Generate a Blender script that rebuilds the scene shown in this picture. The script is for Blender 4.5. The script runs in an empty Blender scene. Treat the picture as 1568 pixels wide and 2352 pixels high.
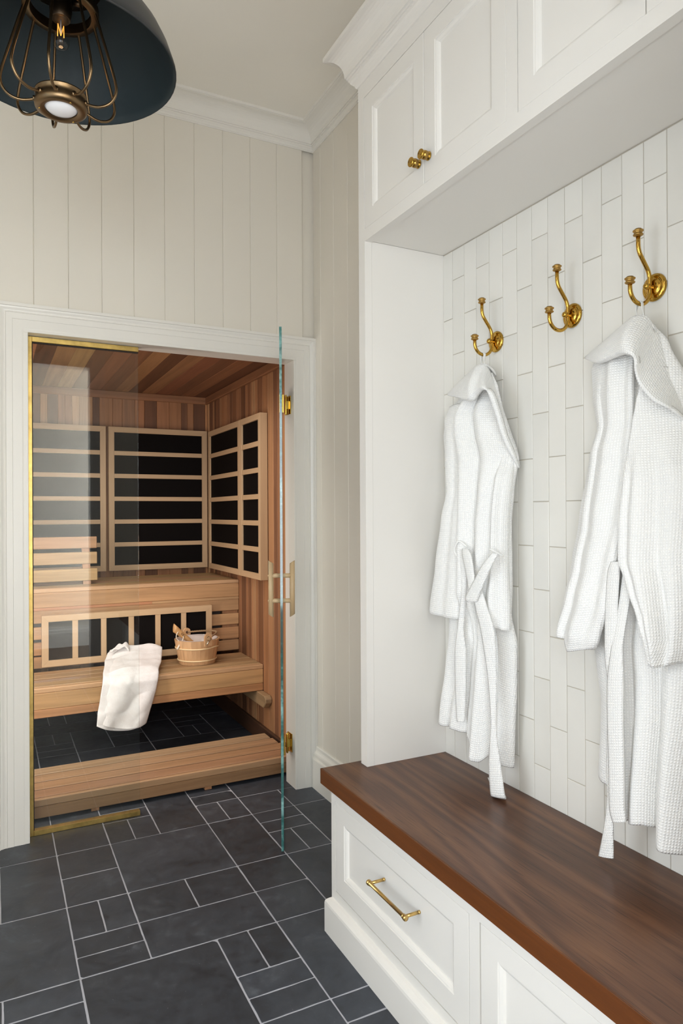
import bpy, bmesh, math, random
from mathutils import Vector, Matrix
random.seed(7)
SC = bpy.context.scene
COL = SC.collection
R = math.radians

# ------------------------------------------------------------------ camera
YAW, ROLL, PITCH, FPX = 26.901, -0.272, 0.0966, 1584.64
cy_, sy_ = math.cos(R(YAW)), math.sin(R(YAW))
fwd = Vector((sy_ * math.cos(R(PITCH)), cy_ * math.cos(R(PITCH)), math.sin(R(PITCH))))
rgt = Vector((cy_, -sy_, 0))
up = rgt.cross(fwd)
r2 = math.cos(R(ROLL)) * rgt + math.sin(R(ROLL)) * up
u2 = -math.sin(R(ROLL)) * rgt + math.cos(R(ROLL)) * up
cam = bpy.data.cameras.new('camera')
co = bpy.data.objects.new('camera', cam)
COL.objects.link(co)
m = Matrix((r2, u2, -fwd)).transposed().to_4x4()
m.translation = Vector((0, 0, 1.35))
co.matrix_world = m
cam.sensor_fit = 'VERTICAL'
cam.sensor_height = 36
cam.sensor_width = 24
cam.lens = FPX / 2352 * 36
cam.clip_start = 0.02
SC.camera = co

# ------------------------------------------------------------------ world, lights, exposure
W = bpy.data.worlds.new('daylight')
SC.world = W
W.use_nodes = True
W.node_tree.nodes['Background'].inputs[0].default_value = (0.62, 0.78, 1.0, 1)
W.node_tree.nodes['Background'].inputs[1].default_value = 1.0
SC.view_settings.view_transform = 'Standard'
SC.view_settings.look = 'None'
SC.view_settings.exposure = 0.19
SC.view_settings.gamma = 1.0
SC.view_settings.use_curve_mapping = False
SC.cycles.use_denoising = True
SC.cycles.max_bounces = 14
SC.cycles.diffuse_bounces = 8
SC.cycles.transparent_max_bounces = 16
SC.cycles.caustics_reflective = False
SC.cycles.caustics_refractive = False
SC.cycles.sample_clamp_indirect = 6.0


def area(name, loc, target, sx, sy, watts, col):
    l = bpy.data.lights.new(name, 'AREA')
    l.shape = 'RECTANGLE'
    l.size, l.size_y = sx, sy
    l.energy = watts
    l.color = col
    o = bpy.data.objects.new(name, l)
    COL.objects.link(o)
    o.location = loc
    o.rotation_euler = (Vector(target) - Vector(loc)).to_track_quat('-Z', 'Y').to_euler()
    return o


# daylight through the hall window behind the camera, plus added hall fills out of view
area('hall_window_light', (-0.62, -1.14, 1.50), (-0.62, 0.5, 2.05), 1.35, 2.1, 60, (0.93, 0.965, 1.0))
area('hall_top_fill', (1.05, -0.72, 2.98), (1.0, -0.9, 0), 0.7, 0.5, 22, (1.0, 0.95, 0.87))  # added fill high in the hall, brightens its back wall
area('hall_side_fill', (1.57, -0.48, 1.15), (0.0, -0.95, 0.95), 0.9, 2.2, 185, (0.95, 0.975, 1.0))  # added side fill, makes the hall wall bright in the glass panel
area('room_window_light', (-1.06, 1.15, 1.15), (1.0, 0.95, 0.55), 0.95, 1.5, 8, (0.92, 0.96, 1.0)).data.spread = R(110)
area('sauna_top_fill', (0.50, 3.55, 2.195), (0.55, 4.02, 0.3), 1.3, 0.12, 8, (1.0, 0.94, 0.87)).data.spread = R(130)  # unseen fill added behind the door head to brighten the sauna
area('sauna_front_fill', (-0.16, 3.37, 1.05), (0.75, 4.3, 1.05), 0.20, 1.2, 12, (1.0, 0.93, 0.85))  # unseen fill added beside the jamb, lights the bench fascia from the front


# ------------------------------------------------------------------ node helpers
MATS = {}


def newmat(name):
    mt = bpy.data.materials.new(name)
    mt.use_nodes = True
    nt = mt.node_tree
    b = nt.nodes['Principled BSDF']
    return mt, nt, b


def N(nt, t, **kw):
    n = nt.nodes.new(t)
    for k, v in kw.items():
        setattr(n, k, v)
    return n


def ramp(nt, fac, stops):
    r = N(nt, 'ShaderNodeValToRGB')
    while len(r.color_ramp.elements) < len(stops):
        r.color_ramp.elements.new(0.5)
    for e, (p_, c) in zip(r.color_ramp.elements, stops):
        e.position = p_
        e.color = (c[0], c[1], c[2], 1)
    nt.links.new(fac, r.inputs[0])
    return r


def mathn(nt, op, a, b=None):
    n = N(nt, 'ShaderNodeMath', operation=op)
    for i, v in enumerate((a, b)):
        if v is None:
            continue
        if isinstance(v, (int, float)):
            n.inputs[i].default_value = v
        else:
            nt.links.new(v, n.inputs[i])
    return n.outputs[0]


def mixc(nt, fac, a, b, mode='MIX'):
    n = N(nt, 'ShaderNodeMix', data_type='RGBA', blend_type=mode)
    for s, v in ((0, fac), (6, a), (7, b)):
        if isinstance(v, (int, float)):
            n.inputs[s].default_value = v
        elif isinstance(v, tuple):
            n.inputs[s].default_value = (v[0], v[1], v[2], 1)
        else:
            nt.links.new(v, n.inputs[s])
    return n.outputs[2]


def bump(nt, b, h, strength=0.3, dist=0.002):
    bn = N(nt, 'ShaderNodeBump')
    bn.inputs['Strength'].default_value = strength
    bn.inputs['Distance'].default_value = dist
    nt.links.new(h, bn.inputs['Height'])
    nt.links.new(bn.outputs[0], b.inputs['Normal'])
    return bn


def coords(nt, scale=(1, 1, 1), rnd=0.0, kind='Object'):
    tc = N(nt, 'ShaderNodeTexCoord')
    out = tc.outputs[kind]
    if rnd:
        oi = N(nt, 'ShaderNodeObjectInfo')
        v = N(nt, 'ShaderNodeVectorMath', operation='ADD')
        cb = N(nt, 'ShaderNodeCombineXYZ')
        for i, f in enumerate((1.0, 1.7, 2.3)):
            nt.links.new(mathn(nt, 'MULTIPLY', oi.outputs['Random'], rnd * f), cb.inputs[i])
        nt.links.new(out, v.inputs[0])
        nt.links.new(cb.outputs[0], v.inputs[1])
        out = v.outputs[0]
    mp = N(nt, 'ShaderNodeMapping')
    mp.inputs['Scale'].default_value = scale
    nt.links.new(out, mp.inputs[0])
    return mp.outputs[0]


def noise(nt, vec, scale, detail=3, rough=0.5, dist=0.0):
    n = N(nt, 'ShaderNodeTexNoise')
    n.inputs['Scale'].default_value = scale
    n.inputs['Detail'].default_value = detail
    n.inputs['Roughness'].default_value = rough
    n.inputs['Distortion'].default_value = dist
    nt.links.new(vec, n.inputs['Vector'])
    return n.outputs[0]


def paint(name, col, rough=0.45, var=0.03):
    mt, nt, b = newmat(name)
    v = coords(nt)
    n = noise(nt, v, 2.2, 2)
    c2 = tuple(c * (1 - var) for c in col)
    r = ramp(nt, n, [(0.3, c2), (0.7, col)])
    nt.links.new(r.outputs[0], b.inputs['Base Color'])
    b.inputs['Roughness'].default_value = rough
    n2 = noise(nt, v, 160, 2)
    bump(nt, b, n2, 0.012, 0.0006)
    return mt


M_WALL = paint('wall paint warm white', (0.72, 0.681, 0.608), 0.5)
M_CEIL = paint('ceiling paint', (0.85, 0.82, 0.755), 0.7)
M_TRIM = paint('trim paint white', (0.765, 0.742, 0.695), 0.35)
M_CAB = paint('cabinet paint white', (0.765, 0.742, 0.702), 0.33)
M_GROUT_W = paint('tile grout pale', (0.47, 0.43, 0.36), 0.9)
M_GROUT_F = paint('floor grout grey', (0.47, 0.47, 0.52), 0.9, 0.2)
M_DARK = paint('dark gap', (0.03, 0.022, 0.018), 0.8)


def wood(name, axis, base=None, streak=0.55, rough=0.55, gscale=38, ringy=0.5):
    """grain along axis; the board's own colour is the object colour unless base is given"""
    mt, nt, b = newmat(name)
    s = [1.0, 1.0, 1.0]
    s[axis] = 0.045
    v = coords(nt, tuple(s), 13.0)
    n1 = noise(nt, v, gscale, 4, 0.6, 0.4)
    n2 = noise(nt, v, gscale * 5, 3, 0.6)
    n3 = noise(nt, v, gscale * 0.28, 2, 0.5, 1.0)
    wv = mathn(nt, 'SINE', mathn(nt, 'MULTIPLY', n3, 26))
    wv = mathn(nt, 'MULTIPLY', mathn(nt, 'ADD', wv, 1.0), 0.5)
    f = mathn(nt, 'ADD', mathn(nt, 'MULTIPLY', n1, 0.5), mathn(nt, 'MULTIPLY', n2, 0.2))
    f = mathn(nt, 'ADD', f, mathn(nt, 'MULTIPLY', wv, 0.3 * ringy))
    if base is None:
        oi = N(nt, 'ShaderNodeObjectInfo')
        basec = oi.outputs['Color']
    else:
        rgb = N(nt, 'ShaderNodeRGB')
        rgb.outputs[0].default_value = (*base, 1)
        basec = rgb.outputs[0]
    lo = 1.0 - streak * 0.75
    r = ramp(nt, f, [(0.18, (lo, lo * 0.96, lo * 0.9)), (0.5, (0.92, 0.9, 0.88)), (0.8, (1.12, 1.12, 1.1))])
    c = mixc(nt, 1.0, basec, r.outputs[0], 'MULTIPLY')
    nt.links.new(c, b.inputs['Base Color'])
    b.inputs['Roughness'].default_value = rough
    bump(nt, b, f, 0.15, 0.0012)
    return mt


CEDAR = [wood('cedar grain %s' % 'xyz'[i], i) for i in range(3)]
HEML = [wood('hemlock grain %s' % 'xyz'[i], i, (0.58, 0.40, 0.24), 0.28, 0.5, 30, 0.3) for i in range(3)]
M_PINE = wood('bucket pine', 2, (0.66, 0.41, 0.22), 0.4, 0.5, 30, 0.9)
M_LADLE = wood('ladle wood', 1, (0.64, 0.37, 0.16), 0.2, 0.45, 30, 0.3)
M_HANDLE = wood('door handle wood', 2, (0.66, 0.49, 0.29), 0.2, 0.45, 30, 0.3)


def walnut():
    mt, nt, b = newmat('walnut')
    v = coords(nt, (1.0, 0.11, 1.0))
    big = noise(nt, v, 3.6, 2, 0.5, 0.7)
    ringv = mathn(nt, 'MULTIPLY', mathn(nt, 'ADD', mathn(nt, 'SINE', mathn(nt, 'MULTIPLY', big, 58)), 1), 0.5)
    v2 = coords(nt, (1.0, 0.03, 1.0))
    fine = noise(nt, v2, 190, 3, 0.6)
    med = noise(nt, v2, 30, 3, 0.6)
    f = mathn(nt, 'ADD', mathn(nt, 'MULTIPLY', ringv, 0.30), mathn(nt, 'MULTIPLY', med, 0.34))
    f = mathn(nt, 'ADD', f, mathn(nt, 'MULTIPLY', fine, 0.36))
    r = ramp(nt, f, [(0.12, (0.034, 0.013, 0.006)), (0.45, (0.105, 0.041, 0.018)), (0.72, (0.165, 0.071, 0.031)), (0.95, (0.235, 0.115, 0.054))])
    pore = ramp(nt, noise(nt, v2, 300, 2, 0.5), [(0.30, (0.35, 0.33, 0.32)), (0.42, (1, 1, 1))])
    c = mixc(nt, 0.8, r.outputs[0], pore.outputs[0], 'MULTIPLY')
    nt.links.new(c, b.inputs['Base Color'])
    b.inputs['Roughness'].default_value = 0.36
    b.inputs['Specular IOR Level'].default_value = 0.35
    b.inputs['Coat Weight'].default_value = 0.12
    b.inputs['Coat Roughness'].default_value = 0.22
    bump(nt, b, fine, 0.1, 0.0006)
    return mt


M_WALNUT = walnut()
M_WALEDGE = wood('walnut edge band', 1, (0.145, 0.044, 0.009), 0.6, 0.36, 60, 0.3)


def slate():
    mt, nt, b = newmat('honed slate')
    v = coords(nt, (1, 1, 1), 9.0)
    n1 = noise(nt, v, 5.5, 7, 0.66, 0.5)
    n2 = noise(nt, v, 26, 4, 0.6)
    n3 = noise(nt, v, 150, 2, 0.5)
    f = mathn(nt, 'ADD', mathn(nt, 'MULTIPLY', n1, 0.62), mathn(nt, 'MULTIPLY', n2, 0.38))
    r = ramp(nt, f, [(0.34, (0.0165, 0.0195, 0.027)), (0.46, (0.032, 0.0375, 0.049)), (0.56, (0.044, 0.0505, 0.064)), (0.68, (0.080, 0.090, 0.108))])
    oi = N(nt, 'ShaderNodeObjectInfo')
    g = mathn(nt, 'ADD', mathn(nt, 'MULTIPLY', oi.outputs['Random'], 0.45), 0.78)
    cg = N(nt, 'ShaderNodeCombineColor')
    for i in range(3):
        nt.links.new(g, cg.inputs[i])
    c = mixc(nt, 1.0, r.outputs[0], cg.outputs[0], 'MULTIPLY')
    spk = ramp(nt, n3, [(0.735, (0, 0, 0)), (0.78, (0.10, 0.10, 0.105))])
    c = mixc(nt, 1.0, c, spk.outputs[0], 'ADD')
    nt.links.new(c, b.inputs['Base Color'])
    rr = ramp(nt, n2, [(0.3, (0.42,) * 3), (0.7, (0.6,) * 3)])
    nt.links.new(rr.outputs[0], b.inputs['Roughness'])
    bump(nt, b, f, 0.35, 0.0025)
    return mt


M_SLATE = slate()


def zellige():
    mt, nt, b = newmat('glazed white tile')
    v = coords(nt, (1, 1, 1), 5.0)
    n1 = noise(nt, v, 9, 3, 0.55)
    oi = N(nt, 'ShaderNodeObjectInfo')
    f = mathn(nt, 'ADD', mathn(nt, 'MULTIPLY', n1, 0.55), mathn(nt, 'MULTIPLY', oi.outputs['Random'], 0.45))
    r = ramp(nt, f, [(0.2, (0.69, 0.675, 0.63)), (0.75, (0.745, 0.73, 0.685))])
    nt.links.new(r.outputs[0], b.inputs['Base Color'])
    b.inputs['Roughness'].default_value = 0.24
    n2 = noise(nt, v, 14, 2, 0.5)
    bump(nt, b, n2, 0.25, 0.003)
    return mt


M_TILE = zellige()


def metal(name, col, rough, spec_noise=0.0):
    mt, nt, b = newmat(name)
    b.inputs['Base Color'].default_value = (*col, 1)
    b.inputs['Metallic'].default_value = 1.0
    b.inputs['Roughness'].default_value = rough
    if spec_noise:
        v = coords(nt)
        n = noise(nt, v, 25, 4, 0.6)
        r = ramp(nt, n, [(0.3, tuple(c * (1 - spec_noise) for c in col)), (0.65, col)])
        nt.links.new(r.outputs[0], b.inputs['Base Color'])
    return mt


M_BRASS = metal('polished brass', (0.52, 0.31, 0.06), 0.10)
M_BRASS_K = metal('knurled brass', (0.42, 0.255, 0.075), 0.42)
M_BRASS_H = metal('hinge brass', (0.74, 0.50, 0.11), 0.24)
M_BRASS_S = metal('satin brass', (0.66, 0.44, 0.16), 0.30)
M_BRASS_F = metal('brass channel', (0.58, 0.41, 0.135), 0.36, 0.35)
M_BRASS_A = metal('antique brass', (0.21, 0.14, 0.075), 0.36)
M_BRONZE = metal('dark bronze', (0.08, 0.055, 0.035), 0.4)
M_STEEL = metal('steel ferrule', (0.7, 0.66, 0.55), 0.25)


def plain(name, col, rough=0.5, **kw):
    mt, nt, b = newmat(name)
    b.inputs['Base Color'].default_value = (*col, 1)
    b.inputs['Roughness'].default_value = rough
    for k, v in kw.items():
        b.inputs[k.replace('_', ' ')].default_value = v
    return mt


M_SHADE_IN = plain('shade lining blue black', (0.0075, 0.0175, 0.022), 0.6)
M_SHADE_OUT = plain('shade outside black', (0.02, 0.021, 0.022), 0.4)
M_BLACK = plain('heater black', (0.0045, 0.0032, 0.003), 0.7, Specular_IOR_Level=0.08)
M_LINER = plain('bucket liner clear plastic', (0.6, 0.52, 0.48), 0.12)
M_ROPE = plain('jute rope', (0.30, 0.19, 0.10), 0.9)
M_CORD = plain('cotton cord', (0.72, 0.66, 0.56), 0.9)
M_HOOP = plain('cane hoop', (0.75, 0.58, 0.34), 0.5)
M_FIL = plain('glowing filament', (1, 0.5, 0.1), 0.5, Emission_Color=(1.0, 0.42, 0.06, 1), Emission_Strength=0.9)
M_DIFF = plain('opal diffuser', (0.78, 0.78, 0.80), 0.25, Emission_Color=(1.0, 0.96, 0.94, 1), Emission_Strength=0.06)
M_MARK = plain('burnt mark', (0.06, 0.025, 0.012), 0.8)
M_HALLFLOOR = wood('hall oak floor', 0, (0.16, 0.12, 0.09), 0.4)


def glass(name, tint=(0.97, 0.99, 0.985), k=1.0):
    mt = bpy.data.materials.new(name)
    mt.use_nodes = True
    nt = mt.node_tree
    nt.nodes.remove(nt.nodes['Principled BSDF'])
    out = nt.nodes['Material Output']
    tr = N(nt, 'ShaderNodeBsdfTransparent')
    tr.inputs[0].default_value = (*tint, 1)
    gl = N(nt, 'ShaderNodeBsdfGlossy')
    gl.inputs['Roughness'].default_value = 0.0
    ge = N(nt, 'ShaderNodeNewGeometry')
    dt = N(nt, 'ShaderNodeVectorMath', operation='DOT_PRODUCT')
    nt.links.new(ge.outputs['Normal'], dt.inputs[0])
    nt.links.new(ge.outputs['Incoming'], dt.inputs[1])
    g1 = mathn(nt, 'SUBTRACT', 1.0, mathn(nt, 'ABSOLUTE', dt.outputs['Value']))
    f5 = mathn(nt, 'POWER', g1, 5.0)
    fres = mathn(nt, 'ADD', mathn(nt, 'MULTIPLY', f5, 0.96), 0.04)
    mx = N(nt, 'ShaderNodeMixShader')
    nt.links.new(mathn(nt, 'MULTIPLY', fres, k), mx.inputs[0])
    nt.links.new(tr.outputs[0], mx.inputs[1])
    nt.links.new(gl.outputs[0], mx.inputs[2])
    nt.links.new(mx.outputs[0], out.inputs[0])
    return mt


M_GLASS = glass('clear glass')
M_BULB = glass('bulb glass', (0.93, 0.93, 0.92))


def edgeglass():
    mt, nt, b = newmat('green glass edge')
    v = coords(nt, (1, 1, 1))
    n = noise(nt, v, 7, 4, 0.7)
    r = ramp(nt, n, [(0.40, (0.007, 0.05, 0.046)), (0.52, (0.03, 0.15, 0.138)), (0.66, (0.26, 0.50, 0.48))])  # reflections in the edge painted as pale and dark patches
    nt.links.new(r.outputs[0], b.inputs['Base Color'])
    b.inputs['Roughness'].default_value = 0.08
    b.inputs['Specular IOR Level'].default_value = 0.8
    return mt


M_GEDGE = edgeglass()


def waffle(name, cell):
    mt, nt, b = newmat(name)
    tc = N(nt, 'ShaderNodeTexCoord')
    sep = N(nt, 'ShaderNodeSeparateXYZ')
    nt.links.new(tc.outputs['UV'], sep.inputs[0])
    k = math.pi / cell
    a = mathn(nt, 'SINE', mathn(nt, 'MULTIPLY', sep.outputs[0], k))
    c = mathn(nt, 'SINE', mathn(nt, 'MULTIPLY', sep.outputs[1], k))
    h = mathn(nt, 'MULTIPLY', mathn(nt, 'MULTIPLY', a, a), mathn(nt, 'MULTIPLY', c, c))
    n = noise(nt, coords(nt), 240, 2)
    h2 = mathn(nt, 'ADD', h, mathn(nt, 'MULTIPLY', n, 0.25))
    r = ramp(nt, h, [(0.0, (0.78, 0.775, 0.755)), (0.6, (0.89, 0.888, 0.875))])
    nt.links.new(r.outputs[0], b.inputs['Base Color'])
    b.inputs['Roughness'].default_value = 0.9
    b.inputs['Sheen Weight'].default_value = 0.15
    bump(nt, b, h2, 0.55, 0.0024)
    return mt


M_WAFFLE = waffle('white waffle cotton', 0.0064)
M_TAPE = plain('white cotton tape', (0.84, 0.84, 0.82), 0.9)


def terry():
    mt, nt, b = newmat('white terry')
    v = coords(nt)
    n = noise(nt, v, 330, 3, 0.6)
    n2 = noise(nt, v, 26, 3, 0.6)
    r = ramp(nt, n2, [(0.3, (0.80, 0.76, 0.75)), (0.7, (0.88, 0.86, 0.86))])
    nt.links.new(r.outputs[0], b.inputs['Base Color'])
    b.inputs['Roughness'].default_value = 0.95
    b.inputs['Sheen Weight'].default_value = 0.3
    h = mathn(nt, 'ADD', n, mathn(nt, 'MULTIPLY', n2, 0.8))
    bump(nt, b, h, 0.6, 0.004)
    return mt


M_TERRY = terry()

# ------------------------------------------------------------------ object helpers
BASE = {}


def thing(name, label, cat, loc=(0, 0, 0), group=None):
    o = bpy.data.objects.new(name, None)
    o.empty_display_size = 0.05
    COL.objects.link(o)
    o.location = loc
    BASE[o.name] = Vector(loc)
    o['label'] = label
    o['category'] = cat
    if group:
        o['group'] = group
    return o


def tag(o, label, cat, group=None):
    o['label'] = label
    o['category'] = cat
    if group:
        o['group'] = group
    return o


def basis(o):
    while o.parent:
        o = o.parent
    return BASE.get(o.name, Vector((0, 0, 0)))


def link(name, me, parent=None, mats=None, smooth=False, color=None, offset=True):
    if mats:
        for mt in (mats if isinstance(mats, (list, tuple)) else [mats]):
            me.materials.append(mt)
    if smooth:
        for p in me.polygons:
            p.use_smooth = True
    o = bpy.data.objects.new(name, me)
    COL.objects.link(o)
    if parent is not None:
        if offset:
            b = basis(parent)
            if b.length:
                me.transform(Matrix.Translation(-b))
        o.parent = parent
    if color is not None:
        o.color = (*color, 1)
    return o


def mesh(name, verts, faces, mats=None, parent=None, smooth=False, color=None, fm=None):
    me = bpy.data.meshes.new(name)
    me.from_pydata([tuple(v) for v in verts], [], faces)
    me.update()
    o = link(name, me, parent, mats, smooth, color)
    if fm:
        for p, i in zip(me.polygons, fm):
            p.material_index = i
    return o


def from_bm(name, bm, mats=None, parent=None, smooth=False, color=None):
    me = bpy.data.meshes.new(name)
    bmesh.ops.recalc_face_normals(bm, faces=bm.faces)
    bm.to_mesh(me)
    bm.free()
    return link(name, me, parent, mats, smooth, color)


def bm_box(bm, x0, x1, y0, y1, z0, z1, bev=0.0, seg=1):
    vs = [bm.verts.new((x, y, z)) for x in (x0, x1) for y in (y0, y1) for z in (z0, z1)]
    f = [(0, 1, 3, 2), (4, 6, 7, 5), (0, 4, 5, 1), (2, 3, 7, 6), (0, 2, 6, 4), (1, 5, 7, 3)]
    fs = [bm.faces.new([vs[i] for i in q]) for q in f]
    if bev:
        es = list({e for fc in fs for e in fc.edges})
        bmesh.ops.bevel(bm, geom=es, offset=bev, segments=seg, affect='EDGES', profile=0.5)


def box(name, x0, x1, y0, y1, z0, z1, mt, parent=None, bev=0.0, seg=1, color=None):
    bm = bmesh.new()
    bm_box(bm, x0, x1, y0, y1, z0, z1, bev, seg)
    return from_bm(name, bm, mt, parent, False, color)


def boxes(name, L, mt, parent=None, bev=0.0, color=None):
    bm = bmesh.new()
    for q in L:
        bm_box(bm, *q, bev)
    return from_bm(name, bm, mt, parent, False, color)


def struct(o):
    o['kind'] = 'structure'
    return o


def sweep(name, path, wdirs, ddir, prof, mt, parent=None, smooth=False):
    """prof: (w, d) pairs; each path point offers its own w direction (mitre)"""
    D = Vector(ddir)
    vs, fs = [], []
    n = len(prof)
    for P, Wd in zip(path, wdirs):
        P, Wd = Vector(P), Vector(Wd)
        for w, d in prof:
            vs.append(P + Wd * w + D * d)
    for i in range(len(path) - 1):
        for j in range(n - 1):
            a = i * n + j
            fs.append((a, a + 1, a + n + 1, a + n))
    o_bm = bmesh.new()
    bv = [o_bm.verts.new(v) for v in vs]
    for f in fs:
        o_bm.faces.new([bv[i] for i in f])
    # close the ends
    for s in (0, (len(path) - 1) * n):
        try:
            o_bm.faces.new([bv[s + j] for j in range(n)])
        except ValueError:
            pass
    return from_bm(name, o_bm, mt, parent, smooth)


def lathe(name, prof, origin, axis, mt, parent=None, seg=32, smooth=True, a0=0.0):
    """prof: (radius, distance along axis)"""
    A = Vector(axis).normalized()
    U = A.orthogonal().normalized()
    V = A.cross(U)
    O = Vector(origin)
    bm = bmesh.new()
    rings = []
    for r_, h in prof:
        if r_ < 1e-6:
            rings.append([bm.verts.new(O + A * h)])
        else:
            rings.append([bm.verts.new(O + A * h + (U * math.cos(a0 + 2 * math.pi * k / seg) + V * math.sin(a0 + 2 * math.pi * k / seg)) * r_) for k in range(seg)])
    for A_, B_ in zip(rings, rings[1:]):
        for k in range(seg):
            k2 = (k + 1) % seg
            if len(A_) == 1 and len(B_) == 1:
                continue
            if len(A_) == 1:
                bm.faces.new((A_[0], B_[k], B_[k2]))
            elif len(B_) == 1:
                bm.faces.new((A_[k], B_[0], A_[k2]))
            else:
                bm.faces.new((A_[k], B_[k], B_[k2], A_[k2]))
    return from_bm(name, bm, mt, parent, smooth)


def bm_tube(bm, pts, rad, seg=10, closed=False, caps=True):
    pts = [Vector(p) for p in pts]
    n = len(pts)
    T = []
    for i in range(n):
        a = pts[(i - 1) % n] if (closed or i > 0) else pts[0]
        b = pts[(i + 1) % n] if (closed or i < n - 1) else pts[-1]
        T.append((b - a).normalized())
    u = T[0].orthogonal().normalized()
    rings = []
    for i in range(n):
        u = (u - T[i] * u.dot(T[i])).normalized()
        v = T[i].cross(u)
        r_ = rad[i] if isinstance(rad, (list, tuple)) else rad
        rings.append([bm.verts.new(pts[i] + (u * math.cos(2 * math.pi * k / seg) + v * math.sin(2 * math.pi * k / seg)) * r_) for k in range(seg)])
    m_ = n if closed else n - 1
    for i in range(m_):
        A_, B_ = rings[i], rings[(i + 1) % n]
        for k in range(seg):
            bm.faces.new((A_[k], A_[(k + 1) % seg], B_[(k + 1) % seg], B_[k]))
    if caps and not closed:
        bm.faces.new(rings[0][::-1])
        bm.faces.new(rings[-1])


def tube(name, pts, rad, mt, parent=None, seg=10, closed=False):
    bm = bmesh.new()
    bm_tube(bm, pts, rad, seg, closed)
    return from_bm(name, bm, mt, parent, True)


def smoothpath(P, n=8):
    P = [Vector(p) for p in P]
    out = []
    for i in range(len(P) - 1):
        p0 = P[max(i - 1, 0)]
        p1, p2 = P[i], P[i + 1]
        p3 = P[min(i + 2, len(P) - 1)]
        for k in range(n):
            t = k / n
            out.append(0.5 * ((2 * p1) + (p2 - p0) * t + (2 * p0 - 5 * p1 + 4 * p2 - p3) * t * t + (3 * p1 - p0 - 3 * p2 + p3) * t ** 3))
    out.append(P[-1])
    return out


def filletpath(P, r, n=5):
    """polyline with rounded corners"""
    P = [Vector(p) for p in P]
    out = [P[0]]
    for i in range(1, len(P) - 1):
        a, b, c = P[i - 1], P[i], P[i + 1]
        d1, d2 = (a - b).normalized(), (c - b).normalized()
        rr = min(r, (a - b).length * 0.49, (c - b).length * 0.49)
        s, e = b + d1 * rr, b + d2 * rr
        for k in range(n + 1):
            t = k / n
            out.append((1 - t) ** 2 * s + 2 * t * (1 - t) * b + t * t * e)
    out.append(P[-1])
    return out


# ------------------------------------------------------------------ the setting: floor
FL = struct(box('floor', -1.15, 1.48, 0.24, 3.30, -0.10, -0.0012, M_GROUT_F))
FS = struct(box('floor_sauna', -0.40, 1.46, 3.30, 5.10, -0.10, -0.0012, M_GROUT_F))
MOD = 0.2033
U0, V0 = 0.0227, 0.7135      # u line of column 0 and v line of row 0


def slab(parent, u0, u1, v0, v1, chip=None):
    g = 0.0021
    x0, x1, y0, y1 = u0 + g, u1 - g, v0 + g, v1 - g
    z = random.uniform(-0.0006, 0.0004)
    c = random.uniform(0.0012, 0.0032)
    corners = []
    for (cx, cyy, dx, dy) in ((x0, y0, 1, 1), (x1, y0, -1, 1), (x1, y1, -1, -1), (x0, y1, 1, -1)):
        cc = c * random.uniform(0.6, 1.8) * (3.4 if random.random() < 0.07 else 1)
        a, b = Vector((cx + dx * cc, cyy, 0)), Vector((cx, cyy + dy * cc, 0))
        corners.append((b, a) if (dx * dy > 0) else (a, b))
    loop = []
    for k in range(4):
        p, q = corners[k]
        mid = (p + q) / 2 + (Vector(((x0 + x1) / 2, (y0 + y1) / 2, 0)) - (p + q) / 2).normalized() * (-(p - q).length * 0.12)
        loop += [p, mid, q]
        nx = corners[(k + 1) % 4][0]
        d = nx - q
        ns = 5
        nrm = Vector((-d.y, d.x, 0)).normalized()
        for s in range(1, ns):
            loop.append(q + d * ((s + random.uniform(-0.3, 0.3)) / ns) + nrm * random.uniform(-0.0004, 0.0010))
    n = len(loop)
    ctr = sum(loop, Vector()) / n
    vs = [Vector((p.x, p.y, -0.008)) for p in loop] + [Vector((p.x, p.y, z - 0.0012)) for p in loop]
    vs += [p + (ctr - p).normalized() * 0.0014 + Vector((0, 0, z)) for p in loop]
    fs = []
    for k in range(n):
        k2 = (k + 1) % n
        fs.append((k, k2, n + k2, n + k))
        fs.append((n + k, n + k2, 2 * n + k2, 2 * n + k))
    fs.append(tuple(range(2 * n, 3 * n)))
    mesh('tile', vs, fs, M_SLATE, parent)


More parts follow.
